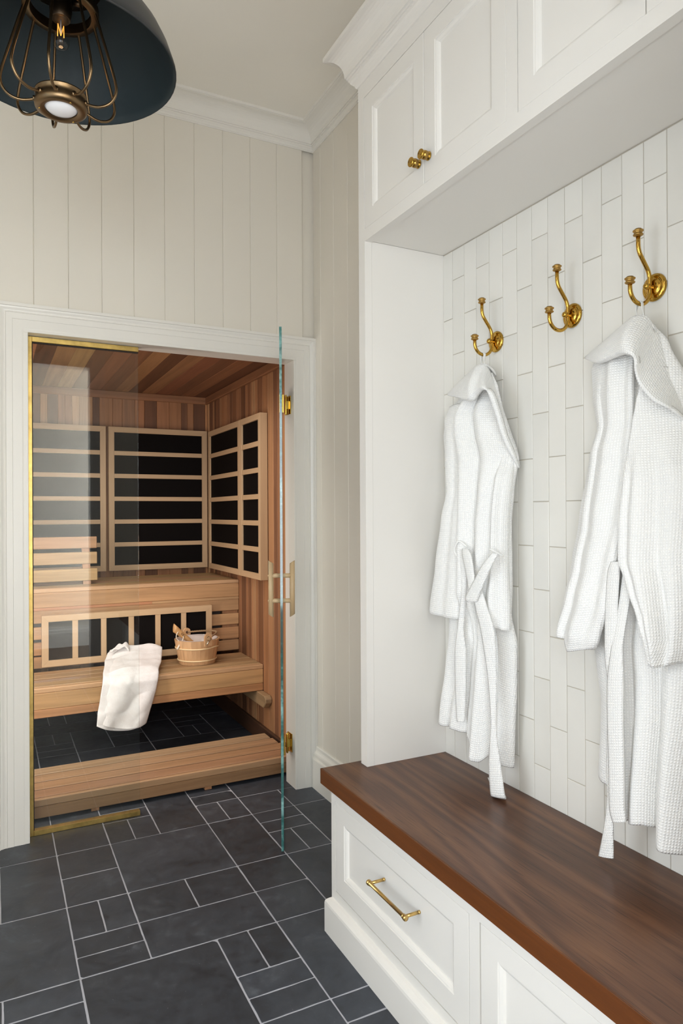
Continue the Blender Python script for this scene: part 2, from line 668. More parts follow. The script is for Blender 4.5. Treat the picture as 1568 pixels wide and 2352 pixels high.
# layout cells: (col, row, cols, rows, kind)
LAY = [
    (-2, 7, 2, 2, 0), (-1, 9, 1, 2, 0), (-1, 6, 1, 1, 'h'), (-2, 9, 1, 2, 0), (-2, 6, 1, 1, 0), (-1, 5, 1, 1, 0),
    (0, 9, 1, 1, 0), (0, 10, 1, 1, 0), (0, 8, 1, 1, 'v'), (0, 7, 1, 1, 'h'), (0, 11, 1, 2, 0),
    (1, 9, 2, 2, 0), (1, 8, 1, 1, 0), (2, 8, 1, 1, 0), (1, 7, 2, 1, 0), (0, 4, 2, 3, 0),
    (2, 6, 1, 1, 'v'), (2, 5, 1, 1, 'h'), (2, 3, 1, 2, 0), (3, 8, 1, 1, 0), (3, 7, 1, 1, 0),
    (3, 5, 2, 2, 0), (3, 4, 1, 1, 'h'), (4, 4, 2, 1, 0), (3, 9, 1, 2, 0), (4, 9, 1, 1, 'v'), (4, 10, 1, 1, 'h'),
    (5, 9, 1, 2, 0), (4, 7, 2, 2, 0), (1, 11, 1, 1, 'v'), (1, 12, 1, 1, 'h'), (2, 11, 1, 2, 0),
    (3, 11, 1, 1, 'v'), (3, 12, 1, 1, 'h'), (4, 11, 1, 1, 0), (4, 12, 2, 1, 0), (5, 11, 1, 1, 0), (-1, 11, 1, 2, 0),
    # inside the sauna
    (5, 17, 1, 2, 0), (4, 17, 1, 1, 'v'), (4, 18, 1, 1, 'h'), (3, 17, 1, 2, 0), (2, 17, 1, 1, 0), (2, 18, 1, 1, 0), (4, 19, 2, 1, 0),
    (3, 19, 1, 1, 0), (2, 19, 1, 1, 'v'), (1, 17, 1, 2, 0), (0, 17, 1, 1, 'h'), (0, 18, 1, 1, 'v'), (0, 19, 2, 1, 0), (3, 16, 2, 1, 0), (5, 16, 1, 1, 0),
    (1, 16, 2, 1, 0), (0, 15, 1, 2, 0), (1, 15, 1, 1, 'h'), (2, 15, 1, 1, 'v'),
]
C0, C1, R0, R1 = -5, 6, -2, 21
occ = {}


def lay(c, r, nc, nr, kind):
    for i in range(c, c + nc):
        for k in range(r, r + nr):
            occ[(i, k)] = 1
    u0, u1 = 0.226 + MOD * c, 0.226 + MOD * (c + nc)
    v0, v1 = V0 + MOD * r, V0 + MOD * (r + nr)
    par = FS if r >= 13 else FL
    lim0, lim1 = (-1.10, 1.435)
    u0, u1 = max(u0, lim0), min(u1, lim1)
    v0, v1 = max(v0, 0.27), min(v1, 5.03)
    if u1 - u0 < 0.02 or v1 - v0 < 0.02:
        return
    if kind == 0:
        slab(par, u0, u1, v0, v1)
    elif kind == 'h':
        slab(par, u0, u1, v0, (v0 + v1) / 2)
        slab(par, u0, u1, (v0 + v1) / 2, v1)
    else:
        slab(par, u0, (u0 + u1) / 2, v0, v1)
        slab(par, (u0 + u1) / 2, u1, v0, v1)


for q in LAY:
    lay(*q)
for r in range(R0, R1 + 1):
    for c in range(C0, C1):
        if (c, r) in occ:
            continue
        free = lambda nc, nr: all((i, k) not in occ for i in range(c, c + nc) for k in range(r, r + nr)) and c + nc <= C1 and not (r < 13 <= r + nr - 1)
        opts = [(2, 2, 0), (1, 2, 0), (2, 1, 0), (1, 1, 0), (1, 1, 'h'), (1, 1, 'v')]
        random.shuffle(opts)
        for nc, nr, kd in opts + [(1, 1, 0)]:
            if free(nc, nr):
                lay(c, r, nc, nr, kd)
                break

# ------------------------------------------------------------------ walls
YW, XW, ZC = 3.12, 1.433, 3.245          # wall faces and ceiling height
WB = struct(boxes('wall_back', [(-1.15, 0.13, YW + 0.012, 3.236, 0, 3.3), (1.326, 1.46, YW + 0.012, 3.236, 0, 3.3), (0.13, 1.326, YW + 0.012, 3.236, 2.112, 3.3)], M_WALL))
PG, PW = 0.160, 0.1349


def plank_z(parent, a0, a1, z0, z1, face, normal_axis, mt, depth=0.016, cham=0.0024, gap=0.0002, color=None, jit=0.0):
    """upright board; a = running coordinate (x when it faces -Y, y when it faces -X)"""
    a0, a1 = a0 + gap, a1 - gap
    f = face + random.uniform(0, jit)
    prof = [(a0, f + depth), (a0, f + cham), (a0 + cham, f), (a1 - cham, f), (a1, f + cham), (a1, f + depth)]
    vs = []
    for z in (z0, z1):
        for a, d in prof:
            vs.append((a, d, z) if normal_axis == 'y' else (d, a, z))
    n = len(prof)
    fs = [(k, (k + 1) % n, n + (k + 1) % n, n + k) for k in range(n)] + [tuple(range(n)), tuple(range(n, 2 * n))]
    bm = bmesh.new()
    bv = [bm.verts.new(v) for v in vs]
    for q in fs:
        bm.faces.new([bv[i] for i in q])
    return from_bm('plank', bm, mt, parent, False, color)


xs = [PG + PW * k for k in range(-10, 10)]
for a, b in zip(xs, xs[1:]):
    a_, b_ = max(a, -1.10), min(b, XW)
    if b_ - a_ < 0.01:
        continue
    z0 = 2.15 if b_ > 0.05 else 0.0
    plank_z(WB, a_, b_, z0, ZC, YW, 'y', M_WALL)
WR = struct(box('wall_right', XW + 0.012, 1.56, 0.24, 3.236, 0, 3.3, M_WALL))
ys = [3.12, 3.039, 2.895, 2.754, 2.613, 2.472, 2.331, 2.19, 2.049, 1.93]
for a, b in zip(ys, ys[1:]):
    plank_z(WR, b, a, 0.0, ZC, XW, 'x', M_WALL)
WL = struct(boxes('wall_left', [(-1.20, -1.10, 0.24, 0.66, 0, 3.3), (-1.20, -1.10, 1.64, 3.236, 0, 3.3), (-1.20, -1.10, 0.66, 1.64, 2.33, 3.3), (-1.20, -1.10, 0.66, 1.64, 0, 0.38)], M_WALL))
wn3 = struct(boxes('window_3', [(-1.15, -1.08, 0.60, 0.66, 0.32, 2.39), (-1.15, -1.08, 1.64, 1.70, 0.32, 2.39), (-1.15, -1.08, 0.66, 1.64, 2.33, 2.39), (-1.15, -1.07, 0.66, 1.64, 0.33, 0.38)], M_TRIM))
box('pane', -1.154, -1.148, 0.66, 1.64, 0.38, 2.33, M_GLASS, wn3)
CE = struct(box('ceiling', -1.20, 1.56, 0.24, 3.236, ZC, ZC + 0.08, M_CEIL))
# wall between room and hall, with the wide cased opening the camera looks through
WF = struct(boxes('wall_front', [(0.74, 1.56, 0.24, 0.36, 0, 3.3), (-1.20, 0.74, 0.24, 0.36, 2.57, 3.3), (-1.2, -1.0, 0.24, 0.36, 0, 3.3)], M_WALL))
cas_prof = [(0, 0), (0, 0.026), (0.012, 0.026), (0.014, 0.021), (0.020, 0.0195), (0.028, 0.0155), (0.033, 0.0145), (0.037, 0.0165), (0.039, 0.014),
            (0.062, 0.0135), (0.0635, 0.0115), (0.098, 0.0115), (0.105, 0.0105), (0.109, 0.008), (0.109, 0.0)]
struct(sweep('trim_1', [(0.016, YW, 0.0), (0.016, YW, 2.213), (1.436, YW, 2.213), (1.436, YW, 0.0)],
             [(1, 0, 0), (1, 0, -1), (-1, 0, -1), (-1, 0, 0)], (0, -1, 0), [(w, d * 0.95) for w, d in cas_prof], M_TRIM))
# jambs and head of the sauna opening
struct(boxes('trim_2', [(0.118, 0.137, 3.1095, 3.232, 0, 2.10), (1.3205, 1.334, 3.1095, 3.232, 0, 2.10), (0.118, 1.334, 3.1095, 3.232, 2.10, 2.116)], M_TRIM, None, 0.0015))
cr = [(0.0, 0.0), (0.093, 0.0), (0.093, 0.012), (0.088, 0.0125)]
for k in range(9):
    t = k / 8 * math.pi / 2
    cr.append((0.022 + 0.064 * (1 - math.sin(t)), 0.014 + 0.056 * (1 - math.cos(t))))
cr += [(0.022, 0.073), (0.017, 0.0735), (0.017, 0.080), (0.0125, 0.081), (0.0125, 0.088), (0.010, 0.092), (0.0075, 0.0985), (0.004, 0.101), (0.004, 0.105), (0, 0.105)]
struct(sweep('trim_3', [(-1.10, 0.36, ZC), (-1.10, YW, ZC), (XW, YW, ZC), (XW, 0.36, ZC)],
             [(1, 0, 0), (1, -1, 0), (-1, -1, 0), (-1, 0, 0)], (0, 0, -1), cr, M_TRIM))
bb = [(0, 0), (0.028, 0), (0.028, 0.142), (0.026, 0.147), (0.021, 0.149), (0.021, 0.165), (0.019, 0.172), (0.012, 0.179), (0.009, 0.185), (0.009, 0.198), (0.006, 0.202), (0, 0.202)]
struct(sweep('baseboard_right', [(XW, YW, 0), (XW, 1.99, 0)], [(-1, 0, 0), (-1, 0, 0)], (0, 0, 1), bb, M_TRIM))
struct(sweep('baseboard_left', [(-1.10, 0.36, 0), (-1.10, YW, 0), (0.016, YW, 0)], [(1, 0, 0), (1, -1, 0), (0, -1, 0)], (0, 0, 1), bb, M_TRIM))
# casing of the hall opening on the room side
struct(sweep('trim_4', [(0.845, 0.36, 0.0), (0.845, 0.36, 2.675), (-1.09, 0.36, 2.675), (-1.09, 0.36, 0)],
             [(-1, 0, 0), (-1, 0, -1), (1, 0, -1), (1, 0, 0)], (0, 1, 0), [(w, d * 0.9) for w, d in cas_prof], M_TRIM))

struct(boxes('trim_7', [(0.728, 0.740, 0.235, 0.362, 0, 2.57), (-1.0, 0.728, 0.235, 0.362, 2.558, 2.57)], M_TRIM))
# the hall behind the camera
struct(box('floor_hall', -2.3, 1.7, -1.30, 0.24, -0.1, 0.0, M_HALLFLOOR))
struct(box('ceiling_hall', -2.3, 1.7, -1.30, 0.24, 3.02, 3.1, M_CEIL))
struct(boxes('wall_hall_back', [(-2.3, -1.30, -1.30, -1.20, 0, 3.1), (0.06, 1.7, -1.30, -1.20, 0, 3.1), (-1.30, 0.06, -1.30, -1.20, 2.62, 3.1), (-1.30, 0.06, -1.30, -1.20, 0, 0.45)], M_WALL))
struct(boxes('wall_hall_right', [(1.6, 1.7, -1.20, -0.95, 0, 3.1), (1.6, 1.7, 0.0, 0.24, 0, 3.1), (1.6, 1.7, -0.95, 0.0, 2.42, 3.1)], M_WALL))
dr1 = struct(boxes('door_1', [(1.62, 1.66, -0.94, -0.84, 0.005, 2.41), (1.62, 1.66, -0.11, -0.01, 0.005, 2.41), (1.62, 1.66, -0.84, -0.11, 2.31, 2.41), (1.62, 1.66, -0.84, -0.11, 0.005, 0.22)], M_TRIM))  # unseen glazed door, added where the hall side fill stands
box('pane', 1.637, 1.643, -0.84, -0.11, 0.22, 2.31, M_GLASS, dr1)
struct(boxes('wall_hall_left', [(-2.3, -2.2, -1.20, -1.02, 0, 3.1), (-2.3, -2.2, 0.12, 0.24, 0, 3.1), (-2.3, -2.2, -1.02, 0.12, 2.58, 3.1), (-2.3, -2.2, -1.02, 0.12, 0, 0.6)], M_WALL))
struct(sweep('baseboard_hall', [(1.6, -1.20, 0), (0.16, -1.20, 0)], [(0, 1, 0), (0, 1, 0)], (0, 0, 1), bb, M_TRIM))
wn = struct(boxes('window_1', [(-1.36, -1.30, -1.24, -1.18, 0.40, 2.68), (0.06, 0.12, -1.24, -1.18, 0.40, 2.68), (-1.30, 0.06, -1.24, -1.18, 2.62, 2.68), (-1.30, 0.06, -1.24, -1.17, 0.40, 0.45), (-0.65, -0.59, -1.26, -1.20, 0.45, 2.62)], M_TRIM))
box('pane', -1.30, 0.06, -1.254, -1.248, 0.45, 2.62, M_GLASS, wn)
wn2 = struct(boxes('window_2', [(-2.24, -2.18, -1.08, -1.02, 0.55, 2.64), (-2.24, -2.18, 0.12, 0.18, 0.55, 2.64), (-2.24, -2.18, -1.02, 0.12, 2.58, 2.64), (-2.24, -2.17, -1.02, 0.12, 0.55, 0.60)], M_TRIM))
box('pane', -2.254, -2.248, -1.02, 0.12, 0.60, 2.58, M_GLASS, wn2)

# tiled back of the niche
XT = 1.40
WT = struct(box('wall_niche', XT + 0.0016, XW + 0.008, 0.36, 1.972, 0.47, 2.30, M_GROUT_W))
TW, TL = 0.0642, 0.2525
for k in range(-2, 24):
    y1 = 1.854 - TW * k
    y0 = y1 - TW
    y1 = min(y1, 1.971)
    if y0 < 0.36:
        continue
    off = 2.138 if k % 2 == 1 else 2.010
    z = off + TL
    while z > 0.52:
        za, zb = max(z - TL, 0.5195), min(z, 2.239)
        z -= TL
        if zb - za < 0.012 or y1 - y0 < 0.012:
            continue
        g = 0.0011
        bv = 0.0010
        x = XT - random.uniform(0, 0.0007)
        tl = random.uniform(-0.0004, 0.0004)
        a0, a1, c0, c1 = y0 + g, y1 - g, za + g, zb - g
        vs = [(XT + 0.004, a0, c0), (XT + 0.004, a1, c0), (XT + 0.004, a1, c1), (XT + 0.004, a0, c1),
              (x + 0.0009, a0, c0), (x + 0.0009, a1, c0), (x + 0.0009, a1, c1), (x + 0.0009, a0, c1),
              (x - tl, a0 + bv, c0 + bv), (x + tl, a1 - bv, c0 + bv), (x + tl, a1 - bv, c1 - bv), (x - tl, a0 + bv, c1 - bv)]
        fs = []
        for s in (0, 4):
            for i in range(4):
                i2 = (i + 1) % 4
                fs.append((s + i, s + 4 + i, s + 4 + i2, s + i2))
        fs.append((8, 11, 10, 9))
        mesh('tile', vs, fs, M_TILE, WT)

# ------------------------------------------------------------------ sauna shell
XS, YS, ZS = 1.437, 5.031, 2.212
PAL = [(0.44, 0.225, 0.108), (0.37, 0.175, 0.08), (0.28, 0.125, 0.058), (0.53, 0.295, 0.145), (0.45, 0.225, 0.10), (0.165, 0.072, 0.034), (0.40, 0.185, 0.085), (0.58, 0.345, 0.18), (0.33, 0.155, 0.075), (0.22, 0.10, 0.05)]


def tone(lo=0, hi=10, k=1.0):
    c = random.choice(PAL[lo:hi])
    j = random.uniform(0.9, 1.1) * k
    return tuple(x * j for x in c)


SB = struct(box('wall_sauna_back', -0.40, 1.46, YS + 0.012, YS + 0.08, 0, 2.3, M_DARK))
SR = struct(box('wall_sauna_right', XS + 0.012, 1.53, 3.236, YS + 0.08, 0, 2.3, M_DARK))
SL = struct(box('wall_sauna_left', -0.45, -0.35, 3.236, YS + 0.08, 0, 2.3, CEDAR[2], None, 0, 1, PAL[0]))
SCe = struct(box('ceiling_sauna', -0.45, 1.53, 3.236, YS + 0.08, ZS + 0.012, 2.31, M_DARK))
struct(box('wall_sauna_front', -0.45, 0.118, 3.236, 3.25, 0, 2.3, CEDAR[2], None, 0, 1, PAL[0]))
a = -0.35
while a < XS - 0.01:
    w = random.choice((0.088, 0.088, 0.065, 0.045))
    plank_z(SB, a, min(a + w, XS), 0.0, ZS, YS, 'y', CEDAR[2], 0.014, 0.002, 0.0003, tone())
    a += w
a = 3.24
first = True
while a < YS - 0.01:
    w = 0.30 if first else random.choice((0.088, 0.088, 0.06, 0.04))
    if first:
        for q, cc in ((0.075, PAL[4]), (0.09, PAL[0]), (0.135, PAL[4])):
            plank_z(SR, a, a + q, 0.0, ZS, XS, 'x', CEDAR[2], 0.014, 0.0012, 0.0002, tuple(v * 1.12 for v in cc))
            a += q
        first = False
        continue
    plank_z(SR, a, min(a + w, YS), 0.0, ZS, XS, 'x', CEDAR[2], 0.014, 0.002, 0.0003, tone())
    a += w
a = -0.35
seq = [5, 1, 2, 0, 1, 5, 6, 2, 1, 3, 5, 2, 8, 5, 9]
i = 0
CSEQ = [6, 1, 4, 0, 6, 4, 5, 0, 3, 9, 8, 2, 4, 5, 1, 2, 9, 8, 5, 6]
while a < XS - 0.01:
    w = 0.0935
    bx = (a + 0.0004, min(a + w, XS) - 0.0004)
    c = PAL[CSEQ[i % len(CSEQ)]]
    i += 1
    bm = bmesh.new()
    bm_box(bm, bx[0], bx[1], 3.236, YS, ZS, ZS + 0.014, 0.0016)
    from_bm('plank', bm, CEDAR[1], SCe, False, tuple(v * 0.95 * random.uniform(0.92, 1.08) for v in c))
    a += w
# trims inside the sauna
o = struct(box('trim_5', -0.35, XS, YS - 0.022, YS, 2.160, ZS, CEDAR[0], None, 0.004, 1, PAL[8]))
o = struct(box('trim_6', XS - 0.022, XS, 3.236, YS - 0.022, 2.160, ZS, CEDAR[1], None, 0.004, 1, PAL[2]))
o = struct(box('baseboard_sauna_right', XS - 0.02, XS, 3.236, YS, -0.004, 0.095, CEDAR[1], None, 0.003, 1, (0.075, 0.034, 0.018)))
o = struct(box('baseboard_sauna_back', -0.35, XS - 0.02, YS - 0.02, YS, -0.004, 0.095, CEDAR[0], None, 0.003, 1, (0.075, 0.034, 0.018)))

# ------------------------------------------------------------------ bench cabinet, worktop, wall cabinet
def rect_loop(y0, y1, z0, z1, x):
    return [(x, y0, z0), (x, y1, z0), (x, y1, z1), (x, y0, z1)]


def shaker(name, xf, y0, y1, z0, z1, stile, rail_t, rail_b, parent, th=0.02):
    """slab facing -X with an ovolo round its sunk panel"""
    loops = [rect_loop(y0, y1, z0, z1, xf + th), rect_loop(y0, y1, z0, z1, xf + 0.001), rect_loop(y0 + 0.001, y1 - 0.001, z0 + 0.001, z1 - 0.001, xf)]
    for ins, dep in ((0.0, 0.0), (0.001, 0.002), (0.005, 0.0026), (0.011, 0.006), (0.0135, 0.0095), (0.0145, 0.0115)):
        loops.append(rect_loop(y0 + stile + ins, y1 - stile - ins, z0 + rail_b + ins, z1 - rail_t - ins, xf + dep))
    vs = [v for l in loops for v in l]
    fs = [(3, 2, 1, 0)]
    for k in range(len(loops) - 1):
        for i in range(4):
            i2 = (i + 1) % 4
            fs.append((4 * k + i, 4 * k + i2, 4 * k + 4 + i2, 4 * k + 4 + i))
    e = 4 * (len(loops) - 1)
    fs.append((e, e + 1, e + 2, e + 3))
    bm = bmesh.new()
    bv = [bm.verts.new(v) for v in vs]
    for f in fs:
        bm.faces.new([bv[i] for i in f])
    return from_bm(name, bm, M_CAB, parent)


YE = 0.365     # the end wall of the room side
BX = 0.978
bc = thing('bench_cabinet', 'white drawer cabinet with tall plinth under the dark walnut bench top', 'cabinet', (1.2, 1.2, 0))
box('carcass', BX + 0.022, 1.398, YE, 2.009, 0.0, 0.4715, M_CAB, bc)
fr = []
DR = [(1.289, 1.983), (0.555, 1.249), (0.405, 0.515)]
fr += [(BX, BX + 0.021, YE, 2.010, 0.4265, 0.4715), (BX, BX + 0.021, YE, 2.010, 0.08, 0.1405)]
prev = 2.010
for y0, y1 in DR:
    fr.append((BX, BX + 0.021, y1 + 0.0012, prev, 0.1405, 0.4265))
    prev = y0 - 0.0012
fr.append((BX, BX + 0.021, YE, prev, 0.1405, 0.4265))
boxes('face_frame', fr, M_CAB, bc)
for i, (y0, y1) in enumerate(DR[:2]):
    d = shaker('drawer', BX + 0.0005, y0 + 0.0018, y1 - 0.0018, 0.1425, 0.4245, 0.058, 0.052, 0.058, bc)
    # brass bar pull
    ym, zp, xp = (y0 + y1) / 2 - 0.034, 0.312, BX - 0.036
    hl = 0.094
    pr_ = [(0.0, -hl - 0.006), (0.0068, -hl - 0.006), (0.0078, -hl - 0.004), (0.0078, -hl + 0.001), (0.0058, -hl + 0.002), (0.0058, -hl + 0.006), (0.0066, -hl + 0.0065), (0.0066, -hl + 0.008),
           (0.0052, -hl + 0.0085), (0.0052, hl - 0.0085), (0.0066, hl - 0.008), (0.0066, hl - 0.0065), (0.0058, hl - 0.006), (0.0058, hl - 0.002), (0.0078, hl - 0.001), (0.0078, hl + 0.004), (0.0068, hl + 0.006), (0.0, hl + 0.006)]
    p = lathe('drawer_pull', pr_, (xp, ym, zp), (0, 1, 0), M_BRASS_S, d, 18)
    bm = bmesh.new()
    for s in (-1, 1):
        bm_tube(bm, [(xp, ym + s * (hl - 0.004), zp), (BX + 0.010, ym + s * (hl - 0.004), zp)], 0.0046, 12)
        bm_tube(bm, [(BX + 0.006, ym + s * (hl - 0.004), zp), (BX + 0.0125, ym + s * (hl - 0.004), zp)], 0.0048, 12)
    q = from_bm('drawer_pull', bm, M_BRASS_S, None, True)
    # joined into the one pull
    bm2 = bmesh.new()
    bm2.from_mesh(p.data)
    tmp = q.data.copy()
    tmp.transform(Matrix.Translation(-basis(bc)))
    bm2.from_mesh(tmp)
    bm2.to_mesh(p.data)
    bm2.free()
    bpy.data.objects.remove(q)
    for pp in p.data.polygons:
        pp.use_smooth = True
    p['label'] = 'brass bar pull'
pl_ = [(0.0, 0.0), (0.022, 0.0), (0.022, 0.092), (0.0205, 0.099), (0.016, 0.104), (0.008, 0.109), (0.0, 0.112)]
sweep('plinth', [(BX, YE, 0), (BX, 2.003, 0), (1.398, 2.003, 0)], [(-1, 0, 0), (-1, 0.75, 0), (0, 0.75, 0)], (0, 0, 1), pl_, M_CAB, bc)

bt = thing('walnut_worktop', 'dark walnut worktop with orange brown edge lying on the white drawer cabinet', 'worktop', (1.2, 1.2, 0.4715))
bm = bmesh.new()
bm_box(bm, 0.9535, 1.3995, YE, 2.0335, 0.4722, 0.522, 0.0018, 2)
from_bm('board', bm, M_WALNUT, bt)
bm = bmesh.new()
for q in [(0.951, 0.9536, YE, 2.036, 0.4722, 0.5205), (0.951, 1.3995, 2.0334, 2.036, 0.4722, 0.5205)]:
    bm_box(bm, *q, 0.0006)
o = from_bm('edge_band', bm, M_WALEDGE, bt)
o['label'] = 'orange brown front edge'

PX = 1.089
wc = thing('wall_cabinet', 'white panelled cabinet spanning above the bench on its full-height end panel', 'cabinet', (1.25, 1.2, 0.522))
boxes('carcass', [(PX + 0.022, XW - 0.001, YE, 2.009, 2.2415, 2.80)], M_CAB, wc)
o = box('soffit', PX + 0.0262, 1.3985, YE, 1.9697, 2.2405, 2.2414, M_CAB, wc)
box('end_panel', PX + 0.0268, XW - 0.001, 1.9705, 2.009, 0.5225, 2.2400, M_CAB, wc)
DD = [(1.6245, 1.971), (1.277, 1.6225), (0.8875, 1.236), (0.540, 0.8855)]
DZ0, DZ1 = 2.2765, 2.7045
fr = [(PX, PX + 0.0262, YE, 2.0105, 2.7055, 2.80), (PX, PX + 0.0262, YE, 1.9700, 2.237, 2.2755), (PX, PX + 0.0262, 1.9700, 2.0105, 0.5225, 2.2755), (PX, PX + 0.022, 1.972, 2.0105, 2.2755, 2.7055),
      (PX, PX + 0.022, 1.2372, 1.2758, 2.2755, 2.7055), (PX, PX + 0.022, YE, 0.5388, 2.2755, 2.7055)]
boxes('face_frame', fr, M_CAB, wc)
for i, (y0, y1) in enumerate(DD):
    d = shaker('door', PX + 0.0005, y0 + 0.0004, y1 - 0.0004, DZ0 + 0.0003, DZ1 - 0.0003, 0.0515, 0.0525, 0.0545, wc)
    ky = y0 + 0.0235 if i % 2 == 0 else y1 - 0.0245
    kz = 2.342
    kp = [(0.0, 0.0), (0.0125, 0.0), (0.0145, 0.002), (0.0145, 0.004), (0.0112, 0.0065), (0.0112, 0.0075), (0.0138, 0.009), (0.0146, 0.0135), (0.0138, 0.018), (0.0118, 0.0195), (0.0118, 0.0205),
          (0.0145, 0.0225), (0.0158, 0.0255), (0.0150, 0.0275), (0.0125, 0.0282), (0.011, 0.0268), (0.0095, 0.0268), (0.005, 0.0283), (0.0, 0.0286)]
    kp = [(r_ * 0.86, h * 1.12) for r_, h in kp]
    k = lathe('knob', kp, (PX + 0.0005, ky, kz), (-1, 0, 0), M_BRASS, d, 28)
    k.data.materials.append(M_BRASS_K)
    for p in k.data.polygons:
        c = p.center.x + basis(wc).x
        if PX - 0.0205 < c < PX - 0.0095:
            p.material_index = 1
    k['label'] = 'ridged brass knob'
cc = [(0.0, 0.0), (0.004, 0.001), (0.006, 0.004), (0.009, 0.012), (0.017, 0.019), (0.021, 0.026), (0.0245, 0.028), (0.0245, 0.0335), (0.0285, 0.0345), (0.0285, 0.0415)]
for k in range(10):
    t = k / 9 * math.pi / 2
    cc.append((0.0335 + 0.050 * (1 - math.cos(t)), 0.0425 + 0.070 * math.sin(t)))
cc += [(0.0876, 0.1135), (0.0876, 0.127), (0.0, 0.127)]
sweep('crown_moulding', [(PX, YE, 2.755), (PX, 2.0105, 2.755), (XW - 0.001, 2.0105, 2.755)], [(-1, 0, 0), (-1, 1, 0), (0, 1, 0)], (0, 0, 1), cc, M_CAB, wc)


# ------------------------------------------------------------------ coat hooks
def arc(cx, cz, r_, a0, a1, n, y):
    return [(cx + r_ * math.cos(R(a0 + (a1 - a0) * k / n)), y, cz + r_ * math.sin(R(a0 + (a1 - a0) * k / n))) for k in range(n + 1)]


def hook(y, z, label):
    t = thing('coat_hook', label, 'hook', (XT, y, z), 'brass coat hooks on the tiled wall')
    lathe('wall_plate', [(0.0, -0.0005), (0.0315, -0.0005), (0.0325, 0.002), (0.0325, 0.0045), (0.030, 0.0075), (0.024, 0.0095), (0.0215, 0.0082), (0.0195, 0.0105), (0.012, 0.0125), (0.0, 0.0125)], (XT, y, z), (-1, 0, 0), M_BRASS, t, 40)
    lathe('post', [(0.0, 0.010), (0.0064, 0.010), (0.0064, 0.0215), (0.0068, 0.022), (0.0068, 0.0235), (0.0064, 0.024), (0.0066, 0.027), (0.0078, 0.0285), (0.0082, 0.031), (0.0070, 0.0345), (0.0042, 0.0368), (0.0, 0.0375)], (XT, y, z - 0.001), (-1, 0, 0), M_BRASS, t, 22)
    xr = XT - 0.0195
    P = filletpath([(XT - 0.0575, y, z + 0.114), (XT - 0.0575, y, z + 0.078), (xr, y, z + 0.030), (xr, y, z - 0.012)], 0.015, 6)
    cxx = XT - 0.0525
    P += arc(cxx, z - 0.0125, 0.033, 0, -180, 18, y)[1:]
    P.append((cxx - 0.033, y, z - 0.002))
    tube('rod', P, 0.005, M_BRASS, t, 14)
    kp = [(0.0, 0), (0.0062, 0), (0.0108, 0.0022), (0.0116, 0.0042), (0.0098, 0.0056), (0.0092, 0.0078), (0.0098, 0.0100), (0.0120, 0.0118), (0.0122, 0.0136), (0.0092, 0.0152), (0.0080, 0.0158), (0.0080, 0.0170), (0.0050, 0.0180), (0.0, 0.0184)]
    lathe('knob', kp, (XT - 0.0575, y, z + 0.111), (0, 0, 1), M_BRASS_K, t, 24)
    lathe('knob', kp, (cxx - 0.033, y, z - 0.004), (0, 0, 1), M_BRASS_K, t, 24)
    return t


HZ = 1.879
HY = (1.689, 1.374, 1.116)
hook(HY[0], HZ, 'polished brass double coat hook nearest the white end panel')
hook(HY[1], HZ, 'polished brass double coat hook with nothing hanging on it')
hook(HY[2], HZ, 'polished brass double coat hook holding the larger robe')

# ------------------------------------------------------------------ glass screen and door
gs = thing('glass_screen', 'fixed clear glass panel in brass channel beside the sauna doorway', 'glass panel', (0.37, 3.185, 0))
box('pane', 0.1525, 0.591, 3.1795, 3.1895, 0.016, 2.094, M_GLASS, gs, 0.0006)
o = box('channel', 0.1375, 0.1545, 3.170, 3.199, 0.0, 2.0995, M_BRASS_F, gs, 0.0012)
o['label'] = 'upright brass channel'
box('channel', 0.1545, 0.591, 3.170, 3.199, 0.0, 0.021, M_BRASS_F, gs, 0.0012)
box('channel', 0.1545, 0.591, 3.170, 3.199, 2.077, 2.0995, M_BRASS_F, gs, 0.0012)
boxes('gasket', [(0.1546, 0.1575, 3.1772, 3.1918, 0.021, 2.077), (0.1575, 0.591, 3.1772, 3.1918, 2.0735, 2.077)], M_DARK, gs)

HP = Vector((1.2845, 3.185, 0))
FD = Vector((1.0255, 2.550, 0))
dv = (FD - HP).normalized()
nv = Vector((-dv.y, dv.x, 0))           # points to the cabinet side
if nv.x < 0:
    nv = -nv
gd = thing('glass_door', 'frameless clear glass sauna door standing open with green edge', 'door', (HP.x, HP.y, 0))


def door_box(name, s0, s1, n0, n1, z0, z1, mt, parent, bev=0.0):
    bm = bmesh.new()
    bm_box(bm, s0, s1, n0, n1, z0, z1, bev)
    for v in bm.verts:
        p = HP + dv * v.co.x + nv * v.co.y
        v.co = Vector((p.x, p.y, v.co.z))
    return from_bm(name, bm, mt, parent)


